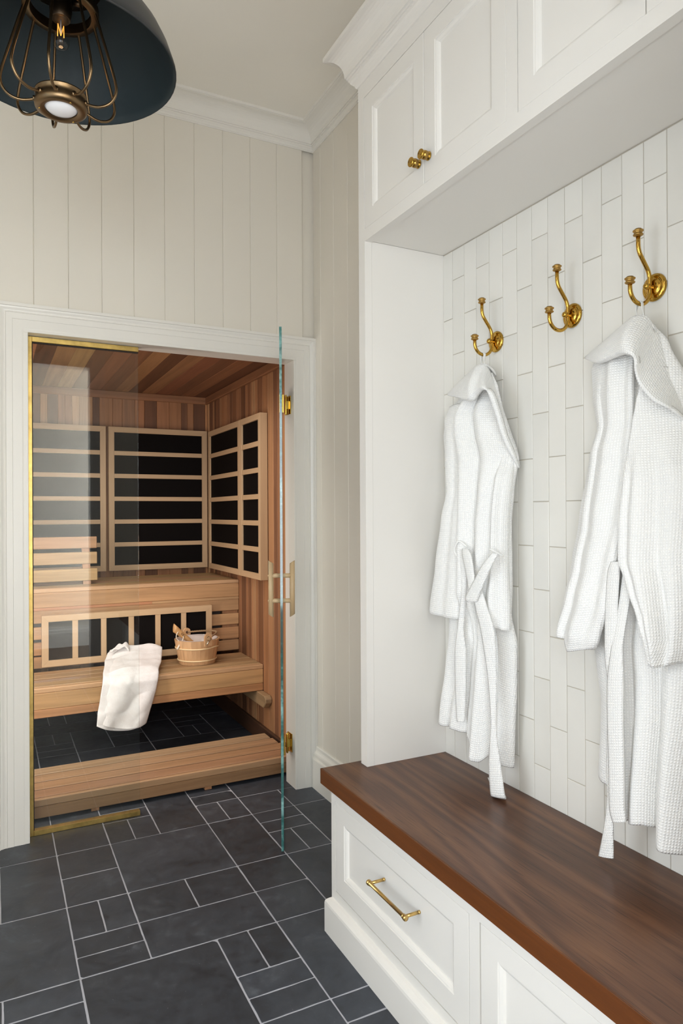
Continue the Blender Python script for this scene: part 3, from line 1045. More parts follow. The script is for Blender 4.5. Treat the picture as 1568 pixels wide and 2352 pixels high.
L = (FD - HP).length
pane = door_box('pane', 0, L, -0.005, 0.005, 0.010, 2.092, [M_GLASS, M_GEDGE], gd)
for p in pane.data.polygons:
    if abs(p.normal.dot(nv)) < 0.5:
        p.material_index = 1
pane['label'] = 'clear pane with green edges'
for z in (1.886, 0.216):
    h = door_box('hinge', 0.002, 0.058, 0.0052, 0.0115, z - 0.045, z + 0.045, M_BRASS_H, gd, 0.0015)
    h['label'] = 'polished brass hinge'
    door_box('plate', 0.002, 0.058, -0.0115, -0.0052, z - 0.045, z + 0.045, M_BRASS_H, h, 0.0015)
    lathe('knuckle', [(0, -0.0505), (0.0030, -0.0505), (0.0052, -0.047), (0.0062, -0.042), (0.0062, 0.042), (0.0052, 0.047), (0.0030, 0.0505), (0, 0.0505)], (1.3005, 3.166, z), (0, 0, 1), M_BRASS_H, h, 16)
    boxes('jamb_plate', [(1.3165, 1.3205, 3.148, 3.204, z - 0.045, z + 0.045), (1.3005, 1.318, 3.160, 3.172, z - 0.02, z + 0.02), (1.3095, 1.3125, 3.158, 3.190, z - 0.043, z - 0.015), (1.3095, 1.3125, 3.158, 3.190, z + 0.015, z + 0.043)], M_BRASS_H, h, 0.0008)
# wooden pull handle: a bar on each face, joined by pegs through the glass
SH = L - 0.072
for sgn in (1, -1):
    bm = bmesh.new()
    seg = 18
    rings = []
    for zt in (0, 1):
        ring = []
        for k in range(seg):
            a = 2 * math.pi * k / seg
            u, v = math.cos(a) * 0.0105, math.sin(a) * 0.0112
            # ends cut on a slant: the outer side sits higher
            zc_ = (0.935 if zt == 0 else 1.1525) + (u / 0.0105) * 0.0065
            p = HP + dv * (SH + v) + nv * (sgn * (0.0435 + u))
            ring.append(bm.verts.new((p.x, p.y, zc_)))
        rings.append(ring)
    for k in range(seg):
        k2 = (k + 1) % seg
        bm.faces.new((rings[0][k], rings[0][k2], rings[1][k2], rings[1][k]))
    bm.faces.new(rings[0][::-1])
    bm.faces.new(rings[1])
    hb = from_bm('handle', bm, M_HANDLE, gd)
    for p in hb.data.polygons:
        p.use_smooth = len(p.vertices) == 4
    if sgn == 1:
        hb['label'] = 'pale wooden pull bar'
    for z in (0.995, 1.097):
        p0, p1 = HP + dv * SH + nv * sgn * 0.0055, HP + dv * SH + nv * sgn * 0.040
        tube('peg', [(p0.x, p0.y, z), (p1.x, p1.y, z)], 0.0092, M_HANDLE, hb, 14)
        p0, p1 = HP + dv * SH + nv * sgn * 0.0535, HP + dv * SH + nv * sgn * 0.0562
        if sgn == -1:
            tube('plug', [(p0.x, p0.y, z), (p1.x, p1.y, z)], 0.0042, M_HANDLE, hb, 10)


# ------------------------------------------------------------------ sauna furniture
HEMC = (0.58, 0.40, 0.24)


def heater(label, a0, a1, z0, z1, face, axis, nbars, fw, horizontal=True, depth=0.045):
    """framed black heating panel. axis 'y': faces -Y and runs along x; axis 'x': faces -X and runs along y"""
    def bx(name, p0, p1, q0, q1, d0, d1, mt, parent, bev=0.0):
        if axis == 'y':
            return box(name, p0, p1, d0, d1, q0, q1, mt, parent, bev)
        return box(name, d0, d1, p0, p1, q0, q1, mt, parent, bev)
    mid = ((a0 + a1) / 2, face + depth, z0) if axis == 'y' else (face + depth, (a0 + a1) / 2, z0)
    t = thing('infrared_heater', label, 'heater', mid, 'framed infrared heaters')
    al = 0 if axis == 'y' else 1
    bx('heating_panel', a0 + 0.01, a1 - 0.01, z0 + 0.01, z1 - 0.01, face + 0.012, face + 0.017, M_BLACK, t)

    def mitred(name, pts, mt):
        vs = []
        for d in (face, face + depth):
            for p, q in pts:
                vs.append((p, d, q) if axis == 'y' else (d, p, q))
        n = 4
        bm = bmesh.new()
        bv = [bm.verts.new(v) for v in vs]
        for k in range(n):
            bm.faces.new((bv[k], bv[(k + 1) % n], bv[n + (k + 1) % n], bv[n + k]))
        bm.faces.new(bv[:4])
        bm.faces.new(bv[4:])
        bmesh.ops.recalc_face_normals(bm, faces=bm.faces)
        bmesh.ops.bevel(bm, geom=list(bm.edges), offset=0.0007, segments=1, affect='EDGES')
        from_bm(name, bm, mt, t)
    mitred('rail', [(a0, z1), (a1, z1), (a1 - fw, z1 - fw), (a0 + fw, z1 - fw)], HEML[al])
    mitred('rail', [(a0, z0), (a1, z0), (a1 - fw, z0 + fw), (a0 + fw, z0 + fw)], HEML[al])
    mitred('stile', [(a0, z0), (a0, z1), (a0 + fw, z1 - fw), (a0 + fw, z0 + fw)], HEML[2])
    mitred('stile', [(a1, z0), (a1, z1), (a1 - fw, z1 - fw), (a1 - fw, z0 + fw)], HEML[2])
    for k in range(1, nbars):
        if horizontal:
            zc = z0 + fw + (z1 - z0 - 2 * fw + 0.030) * k / nbars - 0.015
            bx('slat', a0 + fw, a1 - fw, zc - 0.015, zc + 0.015, face + 0.002, face + 0.012, HEML[al], t, 0.0008)
        else:
            pc = a0 + fw + (a1 - a0 - 2 * fw + 0.031) * k / nbars - 0.0155
            bx('slat', pc - 0.0155, pc + 0.0155, z0 + fw, z1 - fw, face + 0.002, face + 0.012, HEML[2], t, 0.0008)
    return t


heater('wide framed black heater on the sauna back wall, partly behind the backrest', -0.10, 0.7065, 0.957, 1.958, YS - 0.05, 'y', 6, 0.038)
heater('wide framed black heater on the back wall reaching the sauna corner', 0.7245, 1.4195, 0.957, 1.958, YS - 0.05, 'y', 6, 0.038)
heater('framed black heater on the sauna side wall next to the corner', 4.146, 4.845, 0.963, 1.936, XS - 0.05, 'x', 6, 0.036)
heater('narrow framed black heater on the sauna side wall nearest the doorway', 3.771, 4.143, 0.963, 1.936, XS - 0.05, 'x', 6, 0.036)
heater('low framed black heater with upright slats below the upper bench', 0.253, 1.243, 0.480, 0.772, 4.268, 'y', 6, 0.036, False, 0.041)


def cedar(name, x0, x1, y0, y1, z0, z1, axis, parent, col=None, bev=0.003):
    return box(name, x0, x1, y0, y1, z0, z1, CEDAR[axis], parent, bev, 1, col or tone())


LIGHTC = [(0.45, 0.28, 0.138), (0.42, 0.255, 0.122), (0.39, 0.235, 0.112), (0.47, 0.30, 0.15)]
lc = lambda k=1.0: tuple(v * k * 1.15 * random.uniform(0.93, 1.07) for v in random.choice(LIGHTC))
XA, XB = -0.345, XS - 0.0015
lb = thing('lower_bench', 'lower cedar slat bench holding the towel and the bucket', 'bench', (0.55, 4.08, 0.19))
yy = 3.864
for w in (0.042, 0.085, 0.085, 0.085, 0.085):
    cedar('slat', XA, XB, yy, yy + w, 0.430, 0.455, 0, lb, lc(1.12 if w < 0.05 else 0.88))
    yy += w + 0.007
cedar('fascia', XA, XB, 3.864, 3.884, 0.345, 0.4295, 0, lb, (0.55, 0.325, 0.145))
cedar('fascia', XA, XB, 3.864, 3.884, 0.302, 0.3445, 0, lb, (0.48, 0.24, 0.105))
cedar('ledger', XA, XB, 4.285, 4.309, 0.36, 0.43, 0, lb, PAL[1])
# corbel under the bench on the side wall, its nose cut on a slant
vs = []
for x in (1.395, XB):
    vs += [(x, 3.745, 0.300), (x, 3.720, 0.286), (x, 3.722, 0.262), (x, 3.762, 0.226), (x, 4.30, 0.226), (x, 4.30, 0.300)]
n = 6
bm = bmesh.new()
bv = [bm.verts.new(v) for v in vs]
for k in range(n):
    bm.faces.new((bv[k], bv[(k + 1) % n], bv[n + (k + 1) % n], bv[n + k]))
bm.faces.new(bv[:n])
bm.faces.new(bv[n:])
bmesh.ops.recalc_face_normals(bm, faces=bm.faces)
bmesh.ops.bevel(bm, geom=list(bm.edges), offset=0.004, segments=1, affect='EDGES')
from_bm('bracket', bm, CEDAR[1], lb, False, (0.36, 0.24, 0.13))
cedar('bracket', XA, XA + 0.05, 3.74, 4.30, 0.226, 0.300, 1, lb, PAL[0])

ub = thing('upper_bench', 'upper cedar bench on the back wall with a slatted riser', 'bench', (0.55, 4.6, 0.464))
yy = 4.310
for w in (0.045, 0.088, 0.088, 0.088, 0.088, 0.088, 0.088):
    cedar('slat', XA, XB, yy, yy + w, 0.899, 0.922, 0, ub, lc(1.1 if w < 0.05 else 0.85))
    yy += w + 0.004
cedar('fascia', XA, XB, 4.310, 4.332, 0.8125, 0.8985, 0, ub, (0.49, 0.28, 0.135), 0.003)
cedar('fascia', XA, 0.88, 4.312, 4.330, 0.7965, 0.8120, 0, ub, (0.5, 0.235, 0.12), 0.001)
cedar('fascia', 0.88, XB, 4.312, 4.330, 0.7965, 0.8120, 0, ub, (0.50, 0.31, 0.16), 0.001)
for z0, z1, cc_ in ((0.724, 0.7962, (0.43, 0.25, 0.125)), (0.632, 0.703, (0.52, 0.305, 0.15)), (0.541, 0.615, (0.48, 0.26, 0.125)), (0.466, 0.532, (0.45, 0.25, 0.12))):
    cedar('riser_slat', XA, XB, 4.313, 4.333, z0, z1, 0, ub, cc_)
boxes('backing', [(XA, 1.32, 4.336, 4.345, 0.46, 0.80)], M_DARK, ub)
cedar('backing_post', 1.33, XB, 4.334, 4.36, 0.46, 0.80, 2, ub, PAL[0])
br_ = thing('backrest', 'slatted cedar backrest standing on the upper bench by the heater', 'backrest', (0.2, 4.5, 0.922))
tilt = lambda z: 4.46 + (z - 0.93) * 0.30
for k, (z0, z1) in enumerate(((0.945, 1.018), (1.045, 1.118), (1.140, 1.212))):
    y0 = tilt((z0 + z1) / 2)
    cedar('slat', XA + 0.02, 0.583 + 0.002 * k, y0, y0 + 0.020, z0, z1, 0, br_, lc(0.95))
for x in (0.50, -0.25):
    vs = []
    for xx in (x, x + 0.045):
        vs += [(xx, tilt(0.92) + 0.0215, 0.9225), (xx, tilt(0.92) + 0.075, 0.9225), (xx, tilt(1.21) + 0.05, 1.21), (xx, tilt(1.21) + 0.0215, 1.21)]
    bm = bmesh.new()
    bv = [bm.verts.new(v) for v in vs]
    for q in ((0, 1, 2, 3), (4, 5, 6, 7), (0, 1, 5, 4), (1, 2, 6, 5), (2, 3, 7, 6), (3, 0, 4, 7)):
        bm.faces.new([bv[i] for i in q])
    from_bm('upright', bm, CEDAR[2], br_, False, PAL[4])

st = thing('duckboard', 'low cedar slat step just inside the sauna doorway', 'step', (0.6, 3.5, 0))
yy = 3.332
sx0, sx1 = -0.34, 1.414
for w, cc_ in ((0.088, (0.42, 0.23, 0.125)), (0.088, (0.46, 0.265, 0.14)), (0.088, (0.46, 0.28, 0.155)), (0.092, (0.45, 0.30, 0.175))):
    cedar('slat', sx0, sx1 - (yy - 3.33) * 0.10, yy, yy + w - 0.0035, 0.077, 0.100, 0, st, cc_)
    yy += w + 0.008
cedar('front_board', sx0, sx1, 3.3085, 3.3285, 0.064, 0.098, 0, st, (0.47, 0.275, 0.145), 0.004)
cedar('front_board', sx0, sx1, 3.3105, 3.3285, 0.013, 0.0635, 0, st, (0.33, 0.18, 0.085), 0.0025)
cedar('back_board', sx0, sx1 - 0.05, 3.690, 3.700, 0.013, 0.076, 0, st, PAL[2])
for x in (0.40, 0.925, -0.2):
    cedar('runner', x, x + 0.035, 3.3125, 3.690, 0.0, 0.0765, 1, st, PAL[1], 0.001)

# ------------------------------------------------------------------ bucket, ladle, towel
bk = thing('sauna_bucket', 'round pine stave bucket with two pale hoops and rope handle', 'bucket', (1.105, 4.112, 0.455))
BC = Vector((1.105, 4.112, 0.455))
NS = 15
Rb, Rt, Hh = 0.1075, 0.134, 0.145
for k in range(NS):
    a0, a1 = 2 * math.pi * k / NS + 0.0016, 2 * math.pi * (k + 1) / NS - 0.0016
    vs = []
    for (r0, z) in ((Rb, 0.001), (Rt, Hh), (Rt - 0.011, Hh), (Rb - 0.011, 0.001)):
        for a in (a0, (a0 + a1) / 2, a1):
            vs.append(BC + Vector((math.cos(a) * r0, math.sin(a) * r0, z)))
    fs = []
    for s in range(4):
        s2 = (s + 1) % 4
        for i in (0, 1):
            fs.append((3 * s + i, 3 * s + i + 1, 3 * s2 + i + 1, 3 * s2 + i))
    fs += [(0, 3, 6, 9), (2, 5, 8, 11)]
    bm = bmesh.new()
    bv = [bm.verts.new(v) for v in vs]
    for f in fs:
        bm.faces.new([bv[i] for i in f])
    from_bm('stave', bm, M_PINE, bk)
lathe('bottom', [(0, 0.012), (Rb - 0.0115, 0.012), (Rb - 0.0115, 0.020), (0, 0.020)], BC, (0, 0, 1), M_PINE, bk, 32)
for hz in (0.026, 0.098):
    rr = Rb + (Rt - Rb) * hz / Hh + 0.002
    P = [BC + Vector((math.cos(2 * math.pi * k / 48) * rr, math.sin(2 * math.pi * k / 48) * rr, hz + (0.005 * math.exp(-((k - 41) / 3.0) ** 2) if hz > 0.05 else 0))) for k in range(48)]
    tube('hoop', P, 0.0042, M_HOOP, bk, 8, True)
lathe('liner', [(0.0, 0.024), (0.085, 0.024), (Rt - 0.022, Hh - 0.012), (Rt - 0.0135, Hh - 0.002), (Rt - 0.0125, Hh + 0.003)], BC, (0, 0, 1), M_LINER, bk, 36)
ears = []
for an in (R(-76), R(104)):
    c = BC + Vector((math.cos(an), math.sin(an), 0)) * (Rt - 0.004)
    tdir = Vector((-math.sin(an), math.cos(an), 0))
    odir = Vector((math.cos(an), math.sin(an), 0))
    pts = [(-0.024, Hh - 0.03), (0.024, Hh - 0.03), (0.024, Hh + 0.022)]
    pts += [(0.024 * math.cos(R(t)), Hh + 0.022 + 0.024 * math.sin(R(t))) for t in (25, 50, 75, 105, 130, 155)]
    pts += [(-0.024, Hh + 0.022)]
    n = len(pts)
    vs = [c + tdir * p + odir * 0.0055 + Vector((0, 0, z)) for p, z in pts] + [c + tdir * p - odir * 0.0055 + Vector((0, 0, z)) for p, z in pts]
    bm = bmesh.new()
    bv = [bm.verts.new(v) for v in vs]
    for k in range(n):
        bm.faces.new((bv[k], bv[(k + 1) % n], bv[n + (k + 1) % n], bv[n + k]))
    bm.faces.new(bv[:n])
    bm.faces.new(bv[n:])
    from_bm('ear', bm, M_PINE, bk)
    ears.append(c + Vector((0, 0, Hh + 0.02)))
    bm_o = [c + odir * 0.0065 + Vector((0, 0, Hh + 0.02)), c - odir * 0.0065 + Vector((0, 0, Hh + 0.02))]
    tube('rope_hole', bm_o, 0.0085, M_MARK, bk, 12)
e0, e1 = ears
side = (e1 - e0).cross(Vector((0, 0, 1))).normalized()
if side.x < 0:
    side = -side
P = []
for k in range(15):
    t = k / 14
    q = e1.lerp(e0, t) + side * math.sin(math.pi * t) * 0.125 + Vector((0, 0, math.sin(math.pi * t) * 0.010 - t * 0.004))
    P.append(q)
out0 = (e0 - BC)
out0.z = 0
out0.normalize()
P = [e1 - (BC - e1).normalized() * 0.0] + P[1:-1] + [e0]
rope = bmesh.new()
PP = smoothpath(P, 6)
for s in range(3):
    st_pts = []
    for i, p in enumerate(PP):
        tdir = (PP[min(i + 1, len(PP) - 1)] - PP[max(i - 1, 0)]).normalized()
        u = tdir.cross(Vector((0, 0, 1))).normalized()
        v = tdir.cross(u)
        ph = i * 0.75 + s * 2.094
        st_pts.append(p + (u * math.cos(ph) + v * math.sin(ph)) * 0.0028)
    bm_tube(rope, st_pts, 0.0032, 6)
from_bm('rope', rope, M_ROPE, bk, True)
kn = bmesh.new()
kc = e0 + out0 * 0.014 + Vector((0, 0, -0.006))
for s in range(3):
    P = []
    for k in range(14):
        a = k / 14 * 2 * math.pi
        d = Vector((math.cos(a) * 0.009, math.sin(a) * 0.009, 0))
        d.rotate(Matrix.Rotation(s * 1.05 + 0.4, 3, 'X') @ Matrix.Rotation(s * 0.9, 3, 'Y'))
        P.append(kc + d)
    bm_tube(kn, P, 0.0042, 7, True)
from_bm('knot', kn, M_ROPE, bk, True)
tube('ferrule', [kc + Vector((-0.004, -0.004, -0.010)), kc + Vector((-0.018, -0.008, -0.036))], 0.0042, M_STEEL, bk, 10)

ld = thing('sauna_ladle', 'wooden ladle with a looped white cord leaning in the bucket', 'ladle', (1.06, 4.11, 0.50))
A0, A1 = Vector((1.135, 4.095, 0.520)), Vector((0.958, 4.085, 0.676))
ax = (A1 - A0).normalized()
sd = Vector((0, 1, 0))
sd = (sd - ax * sd.dot(ax)).normalized()
nn = ax.cross(sd)
if nn.y > 0:
    nn = -nn
Lh = (A1 - A0).length
prof = [(0.0, 0.0085, 0.0095), (0.1, 0.010, 0.0105), (0.25, 0.012, 0.0125), (0.5, 0.0135, 0.0145), (0.75, 0.015, 0.017), (0.93, 0.0165, 0.020), (1.0, 0.0165, 0.021)]
bm = bmesh.new()
rings = []
for t, hw, hh in prof:
    ring = []
    for k in range(16):
        a = 2 * math.pi * k / 16
        u, v = math.cos(a) * hw, math.sin(a) * hh
        slant = -v * 0.75 if t == 1.0 else 0.0
        ring.append(bm.verts.new(A0 + ax * (t * Lh + slant) + sd * u + nn * v))
    rings.append(ring)
for a_, b_ in zip(rings, rings[1:]):
    for k in range(16):
        k2 = (k + 1) % 16
        bm.faces.new((a_[k], a_[k2], b_[k2], b_[k]))
bm.faces.new(rings[0])
bm.faces.new(rings[-1])
hd = from_bm('handle', bm, M_LADLE, ld)
for p in hd.data.polygons:
    p.use_smooth = len(p.vertices) == 4
lathe('bowl', [(0.0, -0.012), (0.022, -0.010), (0.034, 0.003), (0.036, 0.016), (0.034, 0.016), (0.031, 0.004), (0.020, -0.006), (0.0, -0.008)], A0 - ax * 0.02, (0.25, 0, 0.97), M_LADLE, ld, 24)
# burnt two-ring mark on the handle
mk = bmesh.new()
toc = (Vector((0, 0, 1.35)) - A1)
vdir = Vector((-0.25, -0.85, 0.46))
vdir = (vdir - ax * vdir.dot(ax)).normalized()
wdir = ax.cross(vdir)
for s in (0.69, 0.75):
    c0 = A0 + ax * (Lh * s) + vdir * 0.0158
    P = [c0 + (ax * math.cos(2 * math.pi * k / 16) * 0.0062 + wdir * math.sin(2 * math.pi * k / 16) * 0.0055) - vdir * (math.sin(2 * math.pi * k / 16) ** 2) * 0.0008 for k in range(16)]
    bm_tube(mk, P, 0.0009, 6, True)
from_bm('mark', mk, M_MARK, ld, True)
cb = A0 + ax * (Lh * 0.86)
P = smoothpath([cb + vdir * 0.012 + wdir * 0.0, cb + Vector((-0.012, -0.022, -0.012)), cb + Vector((-0.014, -0.024, -0.036)), cb + Vector((0.006, -0.022, -0.062)), cb + Vector((0.004, -0.022, -0.085))], 6)
P2 = smoothpath([cb + Vector((0.030, -0.014, -0.030)), cb + Vector((0.022, -0.022, -0.052)), cb + Vector((0.006, -0.023, -0.070)), cb + Vector((-0.008, -0.022, -0.094))], 6)
cd = bmesh.new()
bm_tube(cd, P, 0.0026, 8)
bm_tube(cd, P2, 0.0026, 8)
bm_tube(cd, [cb + Vector((0.004, -0.023, -0.078)), cb + Vector((-0.002, -0.023, -0.088)), cb + Vector((-0.008, -0.023, -0.099)), cb + Vector((-0.010, -0.023, -0.104))], [0.004, 0.0052, 0.0055, 0.003], 8)
from_bm('cord', cd, M_CORD, ld, True)


def lerp_table(T, t):
    """T rows sorted by first entry; smooth interpolation of the rest"""
    if t <= T[0][0]:
        return T[0][1:]
    if t >= T[-1][0]:
        return T[-1][1:]
    for a, b in zip(T, T[1:]):
        if a[0] <= t <= b[0]:
            f = (t - a[0]) / (b[0] - a[0])
            f = f * f * (3 - 2 * f) * 0.5 + f * 0.5
            return tuple(p + (q - p) * f for p, q in zip(a[1:], b[1:]))


from mathutils import noise as mnoise


def sheet(name, fn, nu, nv, mt, parent, th=0.004, uvscale=(1, 1), smooth=True, subd=0, closed=False):
    vs, fs = [], []
    for j in range(nv + 1):
        for i in range(nu + (0 if closed else 1)):
            vs.append(fn(i / nu, j / nv))
    w = nu if closed else nu + 1
    for j in range(nv):
        for i in range(nu):
            i2 = (i + 1) % w if closed else i + 1
            fs.append((j * w + i, j * w + i2, (j + 1) * w + i2, (j + 1) * w + i))
    o = mesh(name, vs, fs, mt, parent, smooth)
    # lay the weave by true length along the middle lines
    me = o.data
    ul = me.uv_layers.new(name='UVMap')
    ucum = [[0.0] for _ in range(nv + 1)]
    co_ = [v.co for v in me.vertices]
    for j in range(nv + 1):
        for i in range(nu):
            i2 = (i + 1) % w if closed else i + 1
            ucum[j].append(ucum[j][-1] + (co_[j * w + i2] - co_[j * w + i]).length)
    # anchor rows at a common column so threads run down without shear
    anc = nu // 2
    vcum = [0.0]
    for j in range(nv):
        vcum.append(vcum[-1] + (co_[(j + 1) * w + anc] - co_[j * w + anc]).length)
    meanw = sum(r_[-1] for r_ in ucum) / (nv + 1)
    for p in me.polygons:
        k = p.index
        j, i = divmod(k, nu)
        for li, (ii, jj) in zip(p.loop_indices, ((i, j), (i + 1, j), (i + 1, j + 1), (i, j + 1))):
            ul.data[li].uv = ((ucum[jj][ii] - ucum[jj][anc]), vcum[jj])
    if th:
        sm = o.modifiers.new('thickness', 'SOLIDIFY')
        sm.thickness = th
        sm.offset = 0
    return o


tw = thing('towel', 'white terry towel draped over the edge of the lower sauna bench', 'towel', (0.7, 3.9, 0.46))
# path from the upper end (leaning on the low heater) down over the edge to the hem: s -> (y, z, x_left, x_right)
TP = [(0.00, 4.232, 0.535, 0.615, 0.905), (0.06, 4.215, 0.548, 0.618, 0.910), (0.12, 4.190, 0.538, 0.600, 0.905), (0.20, 4.13, 0.512, 0.575, 0.890), (0.32, 4.02, 0.496, 0.558, 0.862),
      (0.43, 3.90, 0.488, 0.533, 0.822), (0.48, 3.862, 0.478, 0.528, 0.815), (0.53, 3.842, 0.445, 0.522, 0.806), (0.62, 3.838, 0.385, 0.512, 0.792), (0.80, 3.836, 0.29, 0.497, 0.765), (1.0, 3.834, 0.195, 0.490, 0.740)]


def towel_fn(off, xl=0.0, xr=0.0, s0=0.0, s1=1.0, dip=0.0):
    def f(u, v):
        s = s0 + (s1 - s0) * v
        y, z, a, b = lerp_table(TP, s)
        x = a + xl + (b + xr - a - xl) * u
        e = 1 - abs(2 * u - 1) ** 4
        wob = mnoise.noise(Vector((u * 2.6, s * 5.0, off * 90))) * 0.010
        fold = 0.006 * math.sin(u * 9 + s * 7 + off * 50) * (0.4 + s)
        if s < 0.45:
            crease = 0.010 * mnoise.noise(Vector((u * 3.5 + 4, s * 16, 1.7)))
            return (x, y - 0.25 * wob - off * 0.6, z + wob * 0.7 + crease + off * e + 0.002)
        z += max(0.0, (s - 0.7) / 0.3) * (0.040 * (1 - u) ** 2.5 + 0.016 * u ** 5)
        zb = z + dip * math.sin(math.pi * min(1, max(0, u * 1.1))) * max(0, (s - 0.55) / 0.45)
        return (x, y - off * e - abs(wob) - fold - 0.004, zb)
    return f


o = sheet('fold', towel_fn(0.004, 0.000, 0.0, 0.0, 1.0, -0.012), 40, 70, M_TERRY, tw, 0.008)
o = sheet('fold', towel_fn(0.018, 0.032, 0.004, 0.03, 0.985, -0.004), 40, 70, M_TERRY, tw, 0.009)


def flap(u, v):
    x, y, z = towel_fn(0.030, 0.045, -0.19, 0.0, 0.13)(u, v)
    return (x - 0.03 * v * (1 - u), y - 0.012, z + 0.008)


sheet('fold', flap, 16, 12, M_TERRY, tw, 0.008)


# ------------------------------------------------------------------ robes
def cloth_tube(name, rows, bulge, back, folds, parent, hem=None, nf=72, nb=20, nv=100, seed=0.0, crumple=0.003, th=0.003, power=0.55):
    """rows: (z, y_far, y_near, x_far, x_near) from top to hem; folds: (t_top, t_bottom, width, amp_top, amp_bottom, z_start, z_end)"""
    rows = sorted((-r[0],) + tuple(r[1:]) for r in rows)
    zt, zb = -rows[0][0], -rows[-1][0]
    bulge = sorted((-a, b) for a, b in bulge)
    nu = nf + nb

    def fn(u, v):
        i = u * nu
        front = i <= nf
        t = i / nf if front else 1 - (i - nf) / nb
        zend = zb if hem is None else lerp_table(hem, t)[0]
        z = zt + (zend - zt) * v
        ya, yb, xa, xb = lerp_table(rows, -z)
        bl = lerp_table(bulge, -z)[0]
        e = max(0.0, 1 - (2 * t - 1) ** 2)
        y = ya + (yb - ya) * t
        x = xa + (xb - xa) * t
        if front:
            d = bl * e ** power
            for t0, t1, w, a0, a1, za, ze in folds:
                f = (za - z) / max(1e-6, za - ze)
                if f < -0.15 or f > 1.15:
                    continue
                fade = min(1.0, (f + 0.15) / 0.15) * min(1.0, (1.15 - f) / 0.15)
                f = min(1, max(0, f))
                tc = t0 + (t1 - t0) * f
                d += (a0 + (a1 - a0) * f) * math.exp(-((t - tc) / w) ** 2) * fade * min(1.0, e * 5)
            nz = mnoise.noise(Vector((y * 11, z * 3.5, seed))) * crumple * 2.6 + mnoise.noise(Vector((y * 24, z * 9, seed + 5))) * crumple * 0.6
            d += nz * min(1, e * 4)
            x -= d
        else:
            x = min(x + back * e ** 0.5, XT - 0.004)
        return (x, y, z)
    return sheet(name, fn, nu, nv, M_WAFFLE, parent, th, closed=True)


def ribbon(bm_list, pts, n=14):
    A = smoothpath([p[0] for p in pts], n)
    B = smoothpath([p[1] for p in pts], n)
    bm_list.append((A, B))


def ribbons(name, L, parent, mt, th=0.003, nu=6, puff=0.002):
    vs, fs, uv = [], [], []
    for A, B in L:
        b0 = len(vs)
        run = 0.0
        for j, (a, b) in enumerate(zip(A, B)):
            if j:
                run += (a - A[j - 1]).length
            wd = (b - a).length
            for i in range(nu + 1):
                t = i / nu
                p = a.lerp(b, t)
                p.x -= puff * (1 - (2 * t - 1) ** 2)
                vs.append(p)
                uv.append((t * wd, run))
        for j in range(len(A) - 1):
            for i in range(nu):
                k = b0 + j * (nu + 1) + i
                fs.append((k, k + 1, k + nu + 2, k + nu + 1))
    o = mesh(name, vs, fs, mt, parent, True)
    ul = o.data.uv_layers.new(name='UVMap')
    for p in o.data.polygons:
        for li, vi in zip(p.loop_indices, p.vertices):
            ul.data[li].uv = uv[vi]
    sm = o.modifiers.new('thickness', 'SOLIDIFY')
    sm.thickness = th
    sm.offset = 0
    return o


def hood(name, top, rim, parent, back_x, nu=72, nv=22, belly=0.03, seed=0.0, folds=()):
    T, B = smoothpath(top, 10), smoothpath(rim, 10)

    def at(P, u):
        f = u * (len(P) - 1)
        i = min(int(f), len(P) - 2)
        return P[i].lerp(P[i + 1], f - i)

    def fn(u, v):
        t, r_ = at(T, u), at(B, u)
        ends = min(1.0, 8.0 * u * (1 - u))
        bk = min(1.0, max(0.0, (0.46 - u) / 0.12))
        if v < 0.22:                      # behind the ridge, down towards the wall
            k = 1 - v / 0.22
            p = t.copy()
            p.x = p.x + ((back_x - p.x) * bk + 0.002) * math.sin(k * math.pi / 2) * ends
            p.z -= 0.03 * k * k * ends * bk
            return p
        k = (v - 0.22) / 0.78
        if k > 0.92:                      # the rim turns under
            q = (k - 0.92) / 0.08
            p = t.lerp(r_, 1.0)
            p.x += 0.014 * q * ends
            p.z += 0.004 * q
            return p
        k /= 0.92
        p = t.lerp(r_, k)
        p.x -= belly * math.sin(k * math.pi * 0.85) * ends
        for u0, w, a in folds:
            p.x -= a * math.exp(-((u - u0) / w) ** 2) * math.sin(k * math.pi * 0.8 + 0.3)
        nz = mnoise.noise(Vector((p.y * 11, p.z * 9, seed))) * 0.004
        p.x -= nz * ends
        return p
    return sheet(name, fn, nu, nv, M_WAFFLE, parent, 0.0045)


# robe on the first hook
rb = thing('bathrobe', 'white waffle bathrobe on the hook nearest the white end panel', 'bathrobe', (1.335, 1.69, 1.834), 'white bathrobes on the hooks')
S1L = [(1.700, 1.880, 1.78, 1.36, 1.345), (1.656, 1.894, 1.76, 1.35, 1.335), (1.514, 1.878, 1.752, 1.345, 1.325), (1.416, 1.858, 1.752, 1.34, 1.32), (1.332, 1.883, 1.755, 1.335, 1.315), (1.177, 1.915, 1.756, 1.33, 1.31), (1.035, 1.945, 1.759, 1.325, 1.305), (1.017, 1.947, 1.760, 1.325, 1.305)]
S1R = [(1.54, 1.612, 1.58, 1.36, 1.37), (1.50, 1.606, 1.570, 1.345, 1.36), (1.448, 1.602, 1.562, 1.325, 1.345), (1.321, 1.598, 1.568, 1.31, 1.335), (1.194, 1.600, 1.565, 1.305, 1.33), (1.067, 1.621, 1.554, 1.3, 1.33), (1.012, 1.629, 1.553, 1.3, 1.33)]
